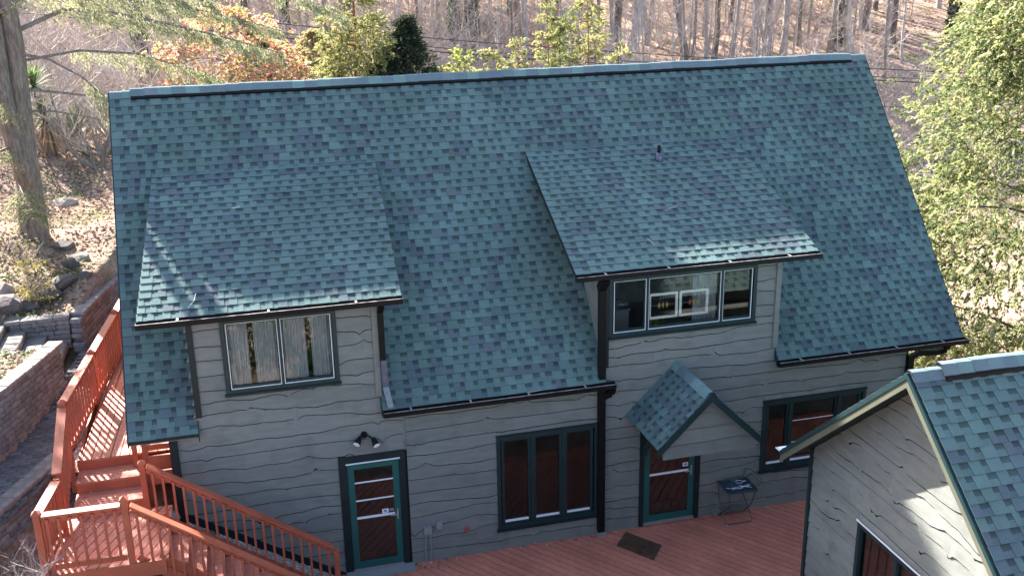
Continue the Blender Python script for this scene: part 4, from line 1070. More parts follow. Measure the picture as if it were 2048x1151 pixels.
MB().tube([(9.97, -.50, .03), (10.51, -.50, .03)], .009, 5).build('stretcher', m_iron, tb); MB().tube([(9.97, -.12, .03), (10.51, -.12, .03)], .009, 5).build('stretcher', m_iron, tb)
mb = MB()
for i in range(9): mb.tube([(9.98, -.46+i*.04, .20), (10.50, -.46+i*.04, .20)], .004, 4)
for i in range(7): mb.tube([(9.98+i*.087, -.48, .20), (9.98+i*.087, -.12, .20)], .004, 4)
mb.build('wire_shelf', m_iron, tb)
MB().tube([(10.5, -.08, TZ), (10.54, -.05, .90), (10.62, -.14, .92), (10.70, -.40, .84), (10.62, -.5, TZ+.02)], .009, 5).build('handle', m_iron, tb)
MB().tube([(10.52, -.10, TZ), (10.60, -.22, .86), (10.64, -.42, .80)], .007, 5).build('handle', m_iron, tb)
for (x, y) in ((9.95, -.10), (10.5, -.10), (9.97, -.52), (10.5, -.52)): MB().tube([(x-.012, y, .02), (x+.012, y, .02)], .02, 8).build('caster', m_clip, tb)
mb = MB().tube([(7.15+.02, -1.35, .01), (7.05, -1.45, .012), (7.12, -1.55, .012), (7.02, -1.66, .01)], .006, 4)
tag(mb.build('twig', m_twig), 'small curled twig on the deck below the triple window', 'twig')

# ================================================================== VEGETATION
def branchy(seed, start, length, rad, levels, mb, spread=.6, up=.5, sides=5, kids=4, d0=None):
    rg = random.Random(seed)
    def grow(p, d, L, r, lv):
        n = 4; pts = [p]; dd = Vector(d)
        for i in range(n):
            dd = (dd+Vector((rg.uniform(-1, 1), rg.uniform(-1, 1), rg.uniform(-.5, 1)))*.16).normalized(); pts.append(pts[-1]+dd*L/n)
        mb.tube(pts, [r*(1-.75*i/n) for i in range(n+1)], max(3, sides-(levels-lv)), cap=False)
        if lv > 0:
            for k in range(kids):
                i = rg.randint(1, n); a = Vector((rg.uniform(-1, 1), rg.uniform(-1, 1), rg.uniform(-.3, .7)))
                nd = (dd*(1-spread)+a.normalized()*spread+Vector((0, 0, up*.2))).normalized()
                grow(pts[i], nd, L*rg.uniform(.45, .7), r*.45, lv-1)
    grow(Vector(start), Vector(d0 or (0, 0, 1)), length, rad, levels)
def tree_meshes(seed, h, r, barkm, low=.25, nb=11):
    rg = random.Random(seed); mb = MB(); pts = []; x = y = 0; n = 9; lean = (rg.uniform(-.05, .05), rg.uniform(-.05, .05))
    for i in range(n+1):
        z = -.4+h*i/n; x += rg.uniform(-.10, .10)*h/20+lean[0]*h/n; y += rg.uniform(-.10, .10)*h/20+lean[1]*h/n; pts.append(Vector((x, y, z)))
    pts.insert(1, Vector((0, 0, .25)))
    rad = [r*1.55, r*1.12]+[r*(1-.75*i/n) for i in range(1, n+1)]
    mb.tube(pts, rad, 9, cap=False); tm = mb.mesh('trunk', barkm, True)
    cb = MB()
    for k in range(nb):
        t = low+(1-low)*(k+.5)/nb; i = min(n, int(t*n)+1); p = pts[i]*(1-(t*n-int(t*n)))+pts[min(n+1, i+1)]*(t*n-int(t*n))
        a = rg.uniform(0, 6.28); d = Vector((math.cos(a), math.sin(a), rg.uniform(.25, .9))).normalized()
        branchy(seed*31+k, p, h*.26*(1.15-t*.6), r*.38*(1.2-t*.7), 3, cb, d0=d, kids=4, sides=5)
    # low dead twigs
    for k in range(4):
        z = rg.uniform(.06, low)*h; a = rg.uniform(0, 6.28); d = Vector((math.cos(a), math.sin(a), rg.uniform(.0, .5))).normalized()
        branchy(seed*77+k, pts[2]*0+Vector((0, 0, z)), h*.10, r*.12, 2, cb, d0=d, kids=4, sides=4)
    return tm, cb.mesh('branches', m_twig)
BARKS = [m_barkg, m_bark, m_barkg, m_bark, m_barkg, m_barkd]
TP = [tree_meshes(100+i, 17+i, .18, BARKS[i], low=.22+.04*i) for i in range(6)]
SP = [tree_meshes(200+i, 7.5, .07, m_barkg, low=.12, nb=9) for i in range(4)]
def plain(name, mesh, parent, loc, rz, sc):
    o = bpy.data.objects.new(name, mesh); COL.objects.link(o); o.parent = parent; return o
def put_tree(x, y, r, tp, label, cat='tree', group=None, name='bare_tree', base=.18, rot=(0, 0), hs=1.0):
    t = bpy.data.objects.new(name, None); COL.objects.link(t); t.location = (x, y, H(x, y)); s = r/base
    t.rotation_euler = (rot[0], rot[1], rnd.uniform(0, 6.28)); zz = .75+.25*s if base > .1 else .8+.2*s
    t.scale = (s, s, zz*hs); tag(t, label, cat, group)
    for nm, me in zip(('trunk', 'branches'), tp):
        o = bpy.data.objects.new(nm, me); COL.objects.link(o); o.parent = t
        if nm == 'branches': k = 1.0/s; o.scale = (min(2.2, k*1.0), min(2.2, k*1.0), 1)
    return t
T1 = [(26.1, 52.1, 0.13), (26.8, 51.6, 0.16), (27.3, 51.4, 0.29), (27.9, 51.2, 0.38), (31.2, 56.2, 0.21), (32.0, 51.4, 0.29), (32.3, 50.7, 0.12), (33.2, 50.6, 0.14), (34.1, 51.0, 0.14), (35.2, 50.7, 0.13), (38.5, 54.4, 0.21), (37.8, 51.1, 0.17), (38.2, 51.1, 0.15), (39.4, 51.3, 0.26), (42.3, 54.3, 0.16), (42.6, 53.6, 0.10), (43.5, 52.1, 0.2), (45.3, 52.5, 0.27), (49.7, 57.5, 0.27), (47.8, 51.7, 0.22), (49.9, 54.0, 0.22), (47.9, 49.8, 0.1), (43.9, 45.7, 0.11), (37.7, 54.3, 0.08), (36.4, 58.0, 0.1), (49.9, 61.3, 0.16), (53.9, 62.6, 0.18), (60.9, 63.9, 0.21),
      (6.9, 59.6, 0.12), (7.4, 59.5, 0.16), (8.0, 52.3, 0.17), (9.7, 56.2, 0.1), (14.6, 57.6, 0.1), (15.1, 54.9, 0.11), (16.4, 58.3, 0.21), (19.6, 56.8, 0.13), (20.1, 52.7, 0.1), (21.0, 52.2, 0.24), (21.2, 57.7, 0.11)]
TL = 'bare trunk standing on the leaf covered far slope among many alike'
GRP = 'bare trees of the wood behind the house'
for i, (x, y, r) in enumerate(T1):
    put_tree(x, y, r, TP[(i*5+1) % 6] if r > .09 else SP[i % 4], TL, group=GRP, base=.18 if r > .09 else .07)
put_tree(31.8, 50.9, .14, TP[1], 'dark bare trunk leaning to the left on the far slope', base=.18, rot=(0, -.26))
put_tree(36.5, 47.5, .10, TP[2], 'thin trunk leaning left among the upright trees on the right', base=.18, rot=(0, -.3))
for i in range(130):
    y = rnd.uniform(54, 105); x = rnd.uniform(-22, 20+y*.95)
    put_tree(x, y, rnd.uniform(.09, .27), TP[i % 6], TL, group=GRP)
for i in range(18):
    y = rnd.uniform(38, 52); x = rnd.uniform(-16, 12)
    put_tree(x, y, rnd.uniform(.1, .2), TP[i % 6], TL, group=GRP)
for i in range(230):
    y = rnd.uniform(38, 85); x = rnd.uniform(-15, 5+y*.85)
    put_tree(x, y, rnd.uniform(.03, .085), SP[i % 4], 'thin bare sapling on the far slope among many alike', group='saplings of the wood behind the house', name='sapling', base=.07)
# ivy-clad trunks
def ivy_on(t, x, y, r, h, n):
    a = nr.uniform(0, 6.28, n); z = nr.uniform(0, h, n); rr = r*1.15+np.abs(nr.normal(0, .10, n))*(1-z/h*.5)
    P = np.stack([x+np.cos(a)*rr, y+np.sin(a)*rr, H(x, y)+z], 1)
    V = leafquads(P, nr.normal(size=(n, 3)), .22, .17)
    o = quads('ivy', V-np.array([x, y, H(x, y)]), np.tile([.05, .085, .035], (n, 1))*nr.uniform(.5, 1.6, (n, 1)), m_leaf); o.parent = t
    o.rotation_euler = (0, 0, -t.rotation_euler[2]); o.scale = (1/t.scale[0], 1/t.scale[0], 1/t.scale[2])
for x, y, r, lab in ((5.9, 59.9, .21, 'ivy covered trunk left of the tall pale conifer'), (16.8, 55.1, .26, 'ivy covered trunk above the bright round shrub'), (17.8, 53.8, .25, 'thick ivy clad trunk just right of the round shrub'),
                     (51.8, 49.8, .29, 'ivy clad trunk beside the big cypress on the right'), (9.2, 50.2, .2, 'ivy covered trunk behind the dark conifer'), (44.6, 53.0, .2, 'lightly ivied trunk near the right end of the ridge')):
    t = put_tree(x, y, r, TP[0], lab, name='ivy_clad_tree'); ivy_on(t, x, y, r, 9, 1500)

# bare brush
def brush_mesh(seed, h, n):
    mb = MB(); rg = random.Random(seed)
    for i in range(n):
        a = rg.uniform(0, 6.28); d = Vector((math.cos(a)*.5, math.sin(a)*.5, 1)).normalized(); branchy(seed*9+i, (math.cos(a)*.2, math.sin(a)*.2, -.1), h*rg.uniform(.5, .8), .012*h, 2, mb, d0=d, kids=5, sides=4, spread=.65)
    return mb.mesh('bare_shrub', m_twig)
BM = [brush_mesh(300+i, 2.6, 11) for i in range(4)]
def put_brush(x, y, s, label, group, z=None):
    o = bpy.data.objects.new('bare_shrub', BM[rnd.randrange(4)]); COL.objects.link(o); o.location = (x, y, H(x, y) if z is None else z)
    o.scale = (s, s, s*rnd.uniform(.8, 1.2)); o.rotation_euler = (0, 0, rnd.uniform(0, 6.28)); tag(o, label, 'shrub', group)
for i in range(150):
    y = rnd.uniform(28, 68); x = rnd.uniform(-14, 2+y*.42+(rnd.random() < .4)*25) ; put_brush(x, y, rnd.uniform(1.0, 2.0), 'leafless twiggy shrub in the undergrowth behind the house, one of many alike', 'bare shrubs of the undergrowth')
for i in range(34):
    y = rnd.uniform(15, 32); x = rnd.uniform(-10, 1.5); put_brush(x, y, rnd.uniform(.8, 1.6), 'leafless twiggy shrub on the bank behind the yucca, one of many alike', 'bare shrubs on the bank')
for i in range(34):
    y = rnd.uniform(24, 46); a = rnd.uniform(33.5, 40.5); x = 1.67+(y+16.4)*math.tan(R(a)); put_brush(x, y, rnd.uniform(.7, 1.5), 'pale twiggy shrub in the sun between the roof and the big cypress, one of many', 'pale shrubs right of the roof')
for i in range(10):
    put_brush(rnd.uniform(17, 23), rnd.uniform(7, 14), rnd.uniform(.5, .9), 'thin leafless shrub in the gap below the big cypress, one of several', 'bare shrubs below the cypress')
put_brush(-1.75, -2.0, .3, 'dry tangled twigs growing up through the landing balusters', None, 1.75)
put_brush(-2.5, -1.6, .25, 'dry weed clump left of the landing beside the edging wall', None)
for k in range(5):
    x = rnd.uniform(-1.5, -.9); z = rnd.uniform(2.1, 3.0); a = rnd.uniform(-.6, .8); L = rnd.uniform(.4, .9)
    p = [(x+L*t/4*math.cos(a), -1.95-rnd.uniform(0, .03)-.05*math.sin(t), z+L*t/4*math.sin(a)*.7+.05*math.sin(t*1.7)) for t in range(5)]
    tag(MB().tube(p, .0025, 4).build('dead_vine', m_bark), 'dry tan vine stem tangled in the landing balusters', 'vine', 'dead vines on the landing')

# evergreen crowns
def crown_quads(x, y, z0, z1, rad, n, cols, L, W, clumps=60, prof=None, droop=.25, seedv=1, flat=False, density=1.0, spread=.32):
    rs = np.random.RandomState(seedv); prof = prof or (lambda t: (1-t)**.75)
    t = rs.uniform(0, 1, clumps)**1.15; a = rs.uniform(0, 6.28, clumps); rr = np.array([prof(v) for v in t])*rad*rs.uniform(.55, 1.05, clumps)
    C = np.stack([x+np.cos(a)*rr, y+np.sin(a)*rr, z0+(z1-z0)*t], 1); sz = (rad*spread)*(.35+.65*np.array([prof(v) for v in t]))*rs.uniform(.6, 1.2, clumps)
    per = 16; ns = max(1, n//per); n = ns*per
    k = rs.randint(0, clumps, ns); off = rs.normal(size=(ns, 3))*np.array([1, 1, .55])*sz[k][:, None]*.6
    B = C[k]+off; B[:, 2] -= np.linalg.norm(off[:, :2], axis=1)*droop
    out = B-np.array([x, y, 0]); out[:, 2] = 0; out /= np.linalg.norm(out, axis=1, keepdims=True)+1e-6
    A = out*.9+rs.normal(size=(ns, 3))*.5; A[:, 2] += .25-droop; A /= np.linalg.norm(A, axis=1, keepdims=True)
    SL_ = L*rs.uniform(1.2, 2.6, (ns, 1)); B = np.repeat(B, per, 0); A = np.repeat(A, per, 0); SLr = np.repeat(SL_, per, 0)
    w_ = rs.uniform(0, 1, (n, 1)); side = rs.normal(size=(n, 3)); side -= A*np.sum(side*A, 1, keepdims=True); side /= np.linalg.norm(side, axis=1, keepdims=True)
    P = B+A*SLr*w_+side*SLr*.28*(1-w_*.75)*rs.uniform(.2, 1, (n, 1)); P[:, 2] -= (w_[:, 0]**2)*SLr[:, 0]*(.25+droop*.5)
    D = A*.8+side*.7*(1-w_*.6)+np.array([0, 0, -.35])*w_
    V = leafquads(P, D, L*rs.uniform(.5, 1.1, n), W*rs.uniform(.7, 1.3, n))
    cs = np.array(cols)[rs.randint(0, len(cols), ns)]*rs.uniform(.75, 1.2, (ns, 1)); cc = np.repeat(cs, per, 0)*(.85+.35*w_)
    return V, cc
def evergreen(name, label, x, y, h, rad, n, cols, z0=0.4, L=.22, W=.06, clumps=80, barkm=None, trunk_r=.12, prof=None, droop=.25, seed=1, limbs=14, group=None, spread=.32, zt=None):
    g0 = H(x, y); t = thing(name, label, 'tree', (x, y, g0), group); top = zt if zt else g0+h
    mb = MB(); m_ = 8; rg = random.Random(seed)
    mb.tube([(x+.04*math.sin(i*1.3), y, g0-.3+(top-g0)*i/m_) for i in range(m_+1)], [trunk_r*(1-.85*i/m_) for i in range(m_+1)], 8); mb.build('trunk', barkm or m_bark, t, True)
    lb = MB(); pf = prof or (lambda v: (1-v)**.75)
    for k in range(limbs):
        v = rg.uniform(0, .92); z = g0+z0+(top-g0-z0)*v; a = rg.uniform(0, 6.28); r = rad*pf(v)*.9
        pts = [(x+math.cos(a)*r*q, y+math.sin(a)*r*q, z+r*(.35*q-.25*q*q)) for q in (0, .35, .7, 1)]; lb.tube(pts, [.03+trunk_r*.12, .025, .016, .008], 5, cap=False)
    lb.build('limbs', barkm or m_bark, t)
    V, c = crown_quads(x, y, g0+z0, top, rad, n, cols, L, W, clumps, prof, droop, seed, spread=spread)
    quads('foliage', V, c, m_leaf, t); return t
YG = [(.22, .25, .08), (.28, .30, .11), (.16, .20, .07), (.34, .34, .15), (.12, .17, .06)]
DG = [(.035, .06, .035), (.05, .08, .045), (.07, .085, .05), (.10, .085, .06)]
PG = [(.30, .31, .12), (.38, .36, .16), (.24, .26, .10), (.40, .34, .18)]
# big cypress on the right
evergreen('cypress', 'large yellow green cypress with drooping sprays at the right edge', 20.3, 3.8, 0, 5.0, 300000, [(.24, .26, .11), (.30, .31, .14), (.18, .21, .09), (.38, .37, .21), (.12, .16, .07)], z0=1.0, L=.13, W=.042, clumps=1100, trunk_r=.19, prof=lambda t: (1-t)**.8*(.55+.45*min(1, t*6)), droop=.35, seed=5, limbs=46, barkm=m_barkd, zt=14.5, spread=.17)
# second trunk below it
t = thing('cedar', 'reddish cedar trunk in the gap below the corner downspout', 'tree', (18.3, 7.6, H(18.3, 7.6)))
MB().tube([(18.3, 7.6, H(18.3, 7.6)-.2), (18.28, 7.6, 0), (18.2, 7.6, 1.5), (18.1, 7.6, 3.4), (18.0, 7.5, 6)], [.26, .22, .19, .15, .05], 9).build('trunk', m_barkr, t, True)
V, c = crown_quads(18.3, 7.5, 2.0, 5.0, 1.3, 7000, YG, .2, .06, 60, lambda v: .4+1.2*v*(1-v), .3, 9); quads('foliage', V, c, m_leaf, t)
for k in range(5):
    a = k*1.3; MB().tube([(18.2, 7.6, 1.2+k*.5), (18.2+math.cos(a)*.7, 7.6+math.sin(a)*.7, 1.5+k*.5), (18.2+math.cos(a)*1.5, 7.6+math.sin(a)*1.5, 1.4+k*.55)], [.04, .025, .01], 5).build('limb', m_barkd, t)
# conifers behind the ridge
evergreen('juniper', 'dense dark green conical conifer behind the roof ridge', 7.7, 20.0, 0, 1.55, 80000, DG, z0=4.2, L=.07, W=.038, clumps=300, trunk_r=.14, prof=lambda t: (1-t)**1.05+.03, droop=-.3, seed=11, limbs=6, zt=8.1, spread=.26)
evergreen('juniper', 'lower dark conifer lobe just left of the dark cone', 7.0, 19.8, 0, .85, 34000, DG, z0=4, L=.07, W=.038, clumps=120, trunk_r=.1, prof=lambda t: min(1, (1-t)*2.2)**.7, droop=-.2, seed=12, limbs=4, zt=7.1, spread=.25)
evergreen('white_cedar', 'tall thin pale yellow green conifer left of the dark cone', 5.95, 20, 0, 1.25, 70000, PG, z0=4.8, L=.10, W=.034, clumps=260, trunk_r=.10, prof=lambda t: (1-t)**.5, droop=.0, seed=13, limbs=26, zt=12.5, spread=.22, barkm=m_barkr)
evergreen('white_cedar', 'sparse pale conifer left of the tall thin one', 4.7, 22, 0, 1.5, 26000, PG+[(.35, .22, .16)], z0=4, L=.12, W=.04, clumps=120, trunk_r=.07, prof=lambda t: (1-t)**.6, seed=14, limbs=20, zt=7.6, spread=.25, barkm=m_barkr)
for i, (x, y, top, rad, n, c_, lab) in enumerate(((12.7, 20, 9.3, .5, 5000, PG, 'leftmost thin spire of the pale conifer group behind the ridge'), (13.3, 20.5, 8.75, .8, 7000, YG, 'middle green topped conifer of the group behind the ridge'), (14.2, 20, 9.6, .85, 8000, PG, 'rightmost tall pale conifer of the group behind the ridge'), (11.9, 21, 7.3, .6, 2500, PG, 'short pale conifer at the left foot of the group'), (15.0, 21.5, 7.9, .8, 2500, PG, 'sparse pale conifer right of the group'))):
    evergreen('white_cedar', lab, x, y, 0, rad, n*2, c_, z0=2, L=.11, W=.04, clumps=90, trunk_r=.06, prof=lambda t: (1-t)**.45, droop=0, seed=20+i, limbs=18, zt=top, spread=.35, barkm=m_barkr)
evergreen('arborvitae', 'bright yellow green rounded conifer peeping over the ridge', 9.7, 20, 0, 1.1, 12000, [(.34, .36, .10), (.42, .42, .14), (.26, .30, .09)], z0=1, L=.12, W=.05, clumps=80, trunk_r=.06, prof=lambda t: min(1, (1-t)*1.6)**.6, droop=-.3, seed=31, limbs=6, zt=6.9)
for i, (x, y, top) in enumerate(((3.9, 20, 6.75), (4.6, 21, 6.7), (10.9, 21, 6.8), (16.2, 22, 6.7))):
    evergreen('evergreen_shrub', ['pale shrub top above the left half of the ridge', 'cream green shrub next to the tall thin conifer', 'pale shrub top right of the round conifer', 'low pale shrub right of the conifer group'][i], x, y, 0, 1.1, 4500, PG, z0=.6, L=.14, W=.06, clumps=50, trunk_r=.05, prof=lambda t: min(1, (1-t)*1.8)**.6, droop=-.1, seed=41+i, limbs=6, zt=top)
# colourful tree at the left
cl = [(.58, .36, .20), (.62, .30, .24), (.64, .48, .20), (.54, .46, .22), (.68, .40, .34), (.36, .37, .16), (.60, .44, .30)]
evergreen('autumn_tree', 'bushy tree with pink orange and yellow leaves behind the left of the ridge', 1.75, 17, 0, 1.95, 46000, cl, z0=3, L=.085, W=.045, clumps=170, trunk_r=.1, prof=lambda t: min(1, (1-t)*2.4)**.55, droop=-.1, seed=51, limbs=24, zt=8.7, spread=.28)
evergreen('autumn_tree', 'smaller orange and yellow bush right of the pink tree', 3.1, 18, 0, 1.4, 18000, cl, z0=3, L=.085, W=.04, clumps=60, trunk_r=.06, prof=lambda t: min(1, (1-t)*2)**.6, droop=-.1, seed=52, limbs=10, zt=7.6)
evergreen('conifer', 'green pointed conifer rising from the orange bushes', 2.65, 17.4, 0, .75, 8000, [(.09, .14, .05), (.14, .19, .07), (.07, .11, .04)], z0=1, L=.13, W=.05, clumps=60, trunk_r=.06, seed=53, limbs=6, zt=8.2, droop=-.1)
# tall pine: bare dark trunk, unseen crown shaped to shade the garage gable
t = thing('pine', 'tall pine whose dark bare trunk rises behind the left end of the ridge', 'tree', (-.9, 20, H(-.9, 20)))
MB().tube([(-.9, 20, H(-.9, 20)-.3), (-.85, 20, 7), (-.95, 20, 9.5), (-1.0, 20, 14), (-1.05, 20, 20), (-1.0, 20, 22.1)], [.24, .2, .18, .17, .13, .04], 9).build('trunk', m_barkd, t, True)
V, c = crown_quads(-1.1, 20, 19.85, 21.5, 1.0, 52000, DG, .22, .09, 200, lambda v: 1.0, .0, 61, spread=.35); quads('foliage', V, c, m_leaf, t)
n = 1500; z = nr.uniform(0, 6, n); a = nr.uniform(0, 6.28, n); P = np.stack([-.9+np.cos(a)*.26, 20+np.sin(a)*.26, H(-.9, 20)+z], 1); quads('ivy', leafquads(P, nr.normal(size=(n, 3)), .12, .09), np.tile([.05, .07, .03], (n, 1))*nr.uniform(.5, 1.5, (n, 1)), m_leaf, t)

# hemlock at the upper left
hx, hy = -3.05, 9.38; hm = thing('hemlock', 'big twin trunk hemlock with long feathery branches over the left bank', 'tree', (hx, hy, H(hx, hy)))
MB().tube([(-3.03, hy, 3.7), (-3.01, hy, 4.25), (-2.97, hy, 5.08), (-2.92, hy, 6.24), (-2.84, hy, 7.37), (-2.78, hy, 8.46), (-2.8, hy, 9.6), (-2.9, hy, 13), (-2.9, hy, 17)], [.44, .33, .29, .25, .21, .20, .19, .13, .03], 12).build('trunk', m_bark, hm, True)
MB().tube([(-2.95, hy-.05, 5.3), (-3.0, hy-.2, 5.9), (-3.12, hy-.22, 6.84), (-3.14, hy-.2, 7.94), (-3.12, hy-.15, 8.9), (-3.15, hy-.1, 10), (-3.2, hy, 14)], [.22, .22, .21, .20, .19, .17, .04], 10).build('trunk', m_bark, hm, True)
for o_ in hm.children: o_.data.materials[0] = m_hbark
lb = MB(); SP_P = []; SP_D = []
def hbranch(pts, r=.05, dens=60, foli=.35, sub=True):
    pts = [Vector(p) for p in pts]; lb.tube(pts, [r*(1-.8*i/(len(pts)-1)) for i in range(len(pts))], 6, cap=False)
    tot = len(pts)-1
    for k in range(int(dens*1.5)):
        u = foli+(1-foli)*rnd.random()**.8; i = min(tot-1, int(u*tot)); p = pts[i].lerp(pts[i+1], u*tot-i); d = (pts[i+1]-pts[i]).normalized()
        s = rnd.choice([-1, 1]); side = Vector((-d.y, d.x, 0)).normalized()*s; dr = (d*.6+side+Vector((0, 0, rnd.uniform(-.5, .1)))).normalized(); L = rnd.uniform(.3, .95)*(1.15-u*.6)
        q = p+dr*L+Vector((0, 0, -L*.35)); 
        if k % 2 == 0: lb.tube([p, p.lerp(q, .5)+Vector((0, 0, L*.06)), q], [.008, .006, .003], 3, cap=False)
        for j in range(75):
            w_ = rnd.uniform(.15, 1); c_ = p.lerp(q, w_)+Vector((rnd.gauss(0, .05), rnd.gauss(0, .05), rnd.gauss(0, .03)-.04*w_)); SP_P.append(c_); SP_D.append(dr*.6+side*rnd.uniform(-.8, .8)+Vector((0, 0, rnd.uniform(-.8, 0))))
hbranch([(-2.75, 9.5, 8.85), (-1.7, 9.7, 9.28), (-.66, 9.9, 9.15), (.41, 10.1, 8.87), (1.6, 10.3, 8.52), (3.0, 10.4, 8.05)], .055, 90, .15)
hbranch([(-2.75, 9.3, 8.4), (-2.1, 9.1, 8.27), (-1.42, 8.9, 7.86), (-1.0, 8.9, 7.38), (-.7, 8.9, 6.9)], .035, 14, .5)
hbranch([(-2.75, 9.38, 7.59), (-2.1, 9.3, 7.52), (-1.48, 9.3, 7.41), (-.8, 9.3, 7.30), (-.2, 9.3, 7.1)], .035, 3, .8); hbranch([(-2.9, 9.38, 7.13), (-2.16, 9.3, 7.09), (-1.54, 9.3, 6.94), (-.9, 9.3, 6.75)], .03, 3, .8)
hbranch([(-3.1, 9.2, 9.2), (-2.2, 8.6, 9.7), (-1.0, 8.3, 9.55), (.3, 8.6, 9.6), (1.5, 9.0, 9.4)], .05, 60, .1)
hbranch([(-2.8, 9.6, 9.6), (-1.4, 10.6, 9.5), (.2, 11.4, 9.3), (1.7, 12.2, 8.9), (3.2, 12.6, 8.4)], .05, 75, .1)
hbranch([(-2.8, 9.5, 8.2), (-1.6, 10.5, 8.3), (-.4, 11.3, 8.1), (.8, 12.0, 7.6), (1.6, 12.4, 7.2)], .04, 55, .15)
hbranch([(-2.8, 9.5, 9.7), (-1.6, 9.9, 10.0), (0, 10.2, 10.1), (1.8, 10.8, 9.8), (3.6, 11.2, 9.3), (4.6, 11.4, 8.9)], .05, 80, .1)
for dz in (0, .35, .7):
    hbranch([(-3.2, 9.3, 9.4+dz), (-4.2, 9.3, 9.65+dz), (-5.2, 9.2, 9.6+dz), (-6.3, 9.0, 9.4+dz)], .05, 60, .15)  # off-frame boughs added to shade the landing
hbranch([(-3.1, 9.2, 6.4), (-3.6, 8.3, 6.3), (-4.1, 7.6, 5.9)], .03, 30, .1); hbranch([(-3.1, 9.0, 5.6), (-2.9, 8.2, 5.5), (-2.7, 7.7, 5.2)], .02, 22, .2)
hbranch([(-3.1, 9.0, 8.6), (-3.7, 8.4, 8.7), (-4.4, 8.0, 8.4)], .03, 30, .1); hbranch([(-3.1, 9.0, 7.4), (-3.4, 8.0, 7.5), (-3.8, 7.0, 7.2)], .03, 26, .1)
for k in range(9):
    a = rnd.uniform(0, 6.28); z = rnd.uniform(14.2, 16.5); L = rnd.uniform(1.6, 2.6)*(1-(z-10)/10); hbranch([(-2.9, hy, z), (-2.9+math.cos(a)*L*.5, hy+math.sin(a)*L*.5, z+.2), (-2.9+math.cos(a)*L, hy+math.sin(a)*L, z-.1)], .035, 22, .1)
lb.build('limbs', m_bark, hm)
P = np.array([tuple(v) for v in SP_P]); D = np.array([tuple(v) for v in SP_D]); n = len(P)
quads('foliage', leafquads(P, D, nr.uniform(.05, .10, n), nr.uniform(.010, .020, n)), np.array([(.25, .25, .13), (.17, .20, .12), (.32, .31, .17), (.21, .23, .16), (.38, .35, .19)])[nr.randint(0, 5, n)]*nr.uniform(.7, 1.3, (n, 1)), m_leaf, hm)
print('hemlock leaves', n)

# yucca, multi-stem shrub, yellow shrub
yx, yy = -3.42, 16.18; yt = thing('yucca', 'spiky yucca with a skirt of dead brown leaves on the left bank', 'yucca', (yx, yy, H(yx, yy))); zb = H(yx, yy)
MB().tube([(yx, yy, zb-.1), (yx, yy, zb+.9), (yx-.15, yy, zb+1.7)], [.14, .12, .1], 7).build('stem', m_bark, yt)
mb = MB(); db = MB()
def blade(m, c, a, e, L, col, w=.028):
    d = Vector((math.cos(a)*math.cos(e), math.sin(a)*math.cos(e), math.sin(e))); s = Vector((-math.sin(a), math.cos(a), 0))*w; g_ = Vector((0, 0, -L*.12))
    p0, p1, p2 = c, c+d*L*.55, c+d*L+g_; m.face([p0-s*.6, p0+s*.6, p1+s, p1-s], col); m.face([p1-s, p1+s, p2], col)
for (cx, cy, cz, n) in ((yx, yy-.05, zb+1.05, 130), (yx-.22, yy, zb+1.95, 110), (yx+.75, yy+.3, H(yx+.75, yy)+.75, 100)):
    for k in range(n):
        c = rnd.choice([(.10, .16, .06), (.16, .22, .09), (.28, .30, .16), (.08, .12, .05)]); blade(mb, Vector((cx, cy, cz)), rnd.uniform(0, 6.28), rnd.uniform(-.35, 1.45), rnd.uniform(.6, .95), c)
for k in range(150): blade(db, Vector((yx, yy-.05, zb+1.0)), rnd.uniform(0, 6.28), rnd.uniform(-1.45, -.85), rnd.uniform(.7, 1.0), rnd.choice([(.34, .22, .14), (.26, .15, .09), (.42, .30, .2)]), .022)
mb.build('leaves', m_leaf, yt); db.build('dead_leaves', m_litter, yt)
ms = thing('spreading_shrub', 'leafless shrub with curved pale stems beside the roof edge on the bank', 'shrub', (-2, 14.8, H(-2, 14.8)))
for pts, r in (([(-2.04, 14.79, 4.60), (-2.29, 14.79, 4.82), (-2.56, 14.79, 5.04), (-2.76, 14.79, 5.36), (-2.86, 14.79, 5.72), (-3.01, 14.8, 5.92), (-3.19, 14.9, 6.12), (-3.6, 15, 6.3)], .075), ([(-2.91, 14.79, 5.78), (-2.89, 14.7, 6.1), (-2.94, 14.7, 6.37), (-3.0, 14.7, 6.9)], .045),
               ([(-1.95, 14.79, 4.55), (-1.89, 14.79, 5.11), (-1.72, 14.79, 5.45), (-1.6, 14.79, 5.75), (-1.5, 14.8, 6.3)], .07), ([(-1.91, 14.79, 5.09), (-2.1, 14.7, 5.14), (-2.31, 14.7, 5.22)], .04), ([(-2.17, 14.85, 4.75), (-2.23, 14.85, 5.29), (-2.37, 14.85, 5.61), (-2.38, 14.8, 6.1)], .05)):
    MB().tube(pts, [r*(1-.6*i/(len(pts)-1)) for i in range(len(pts))], 7, cap=False).build('stem', m_bark, ms, True)
tw = MB()
for k in range(26):
    p = rnd.choice([(-3.19, 14.9, 6.12), (-2.94, 14.7, 6.37), (-1.6, 14.79, 5.75), (-2.38, 14.8, 6.0), (-2.8, 14.79, 5.5), (-2.3, 14.7, 5.2)]); a = rnd.uniform(0, 6.28); branchy(900+k, p, rnd.uniform(.5, 1.1), .014, 2, tw, d0=Vector((math.cos(a), math.sin(a)*.5, rnd.uniform(.2, 1))), kids=4, sides=4)
tw.build('twigs', m_twig, ms)
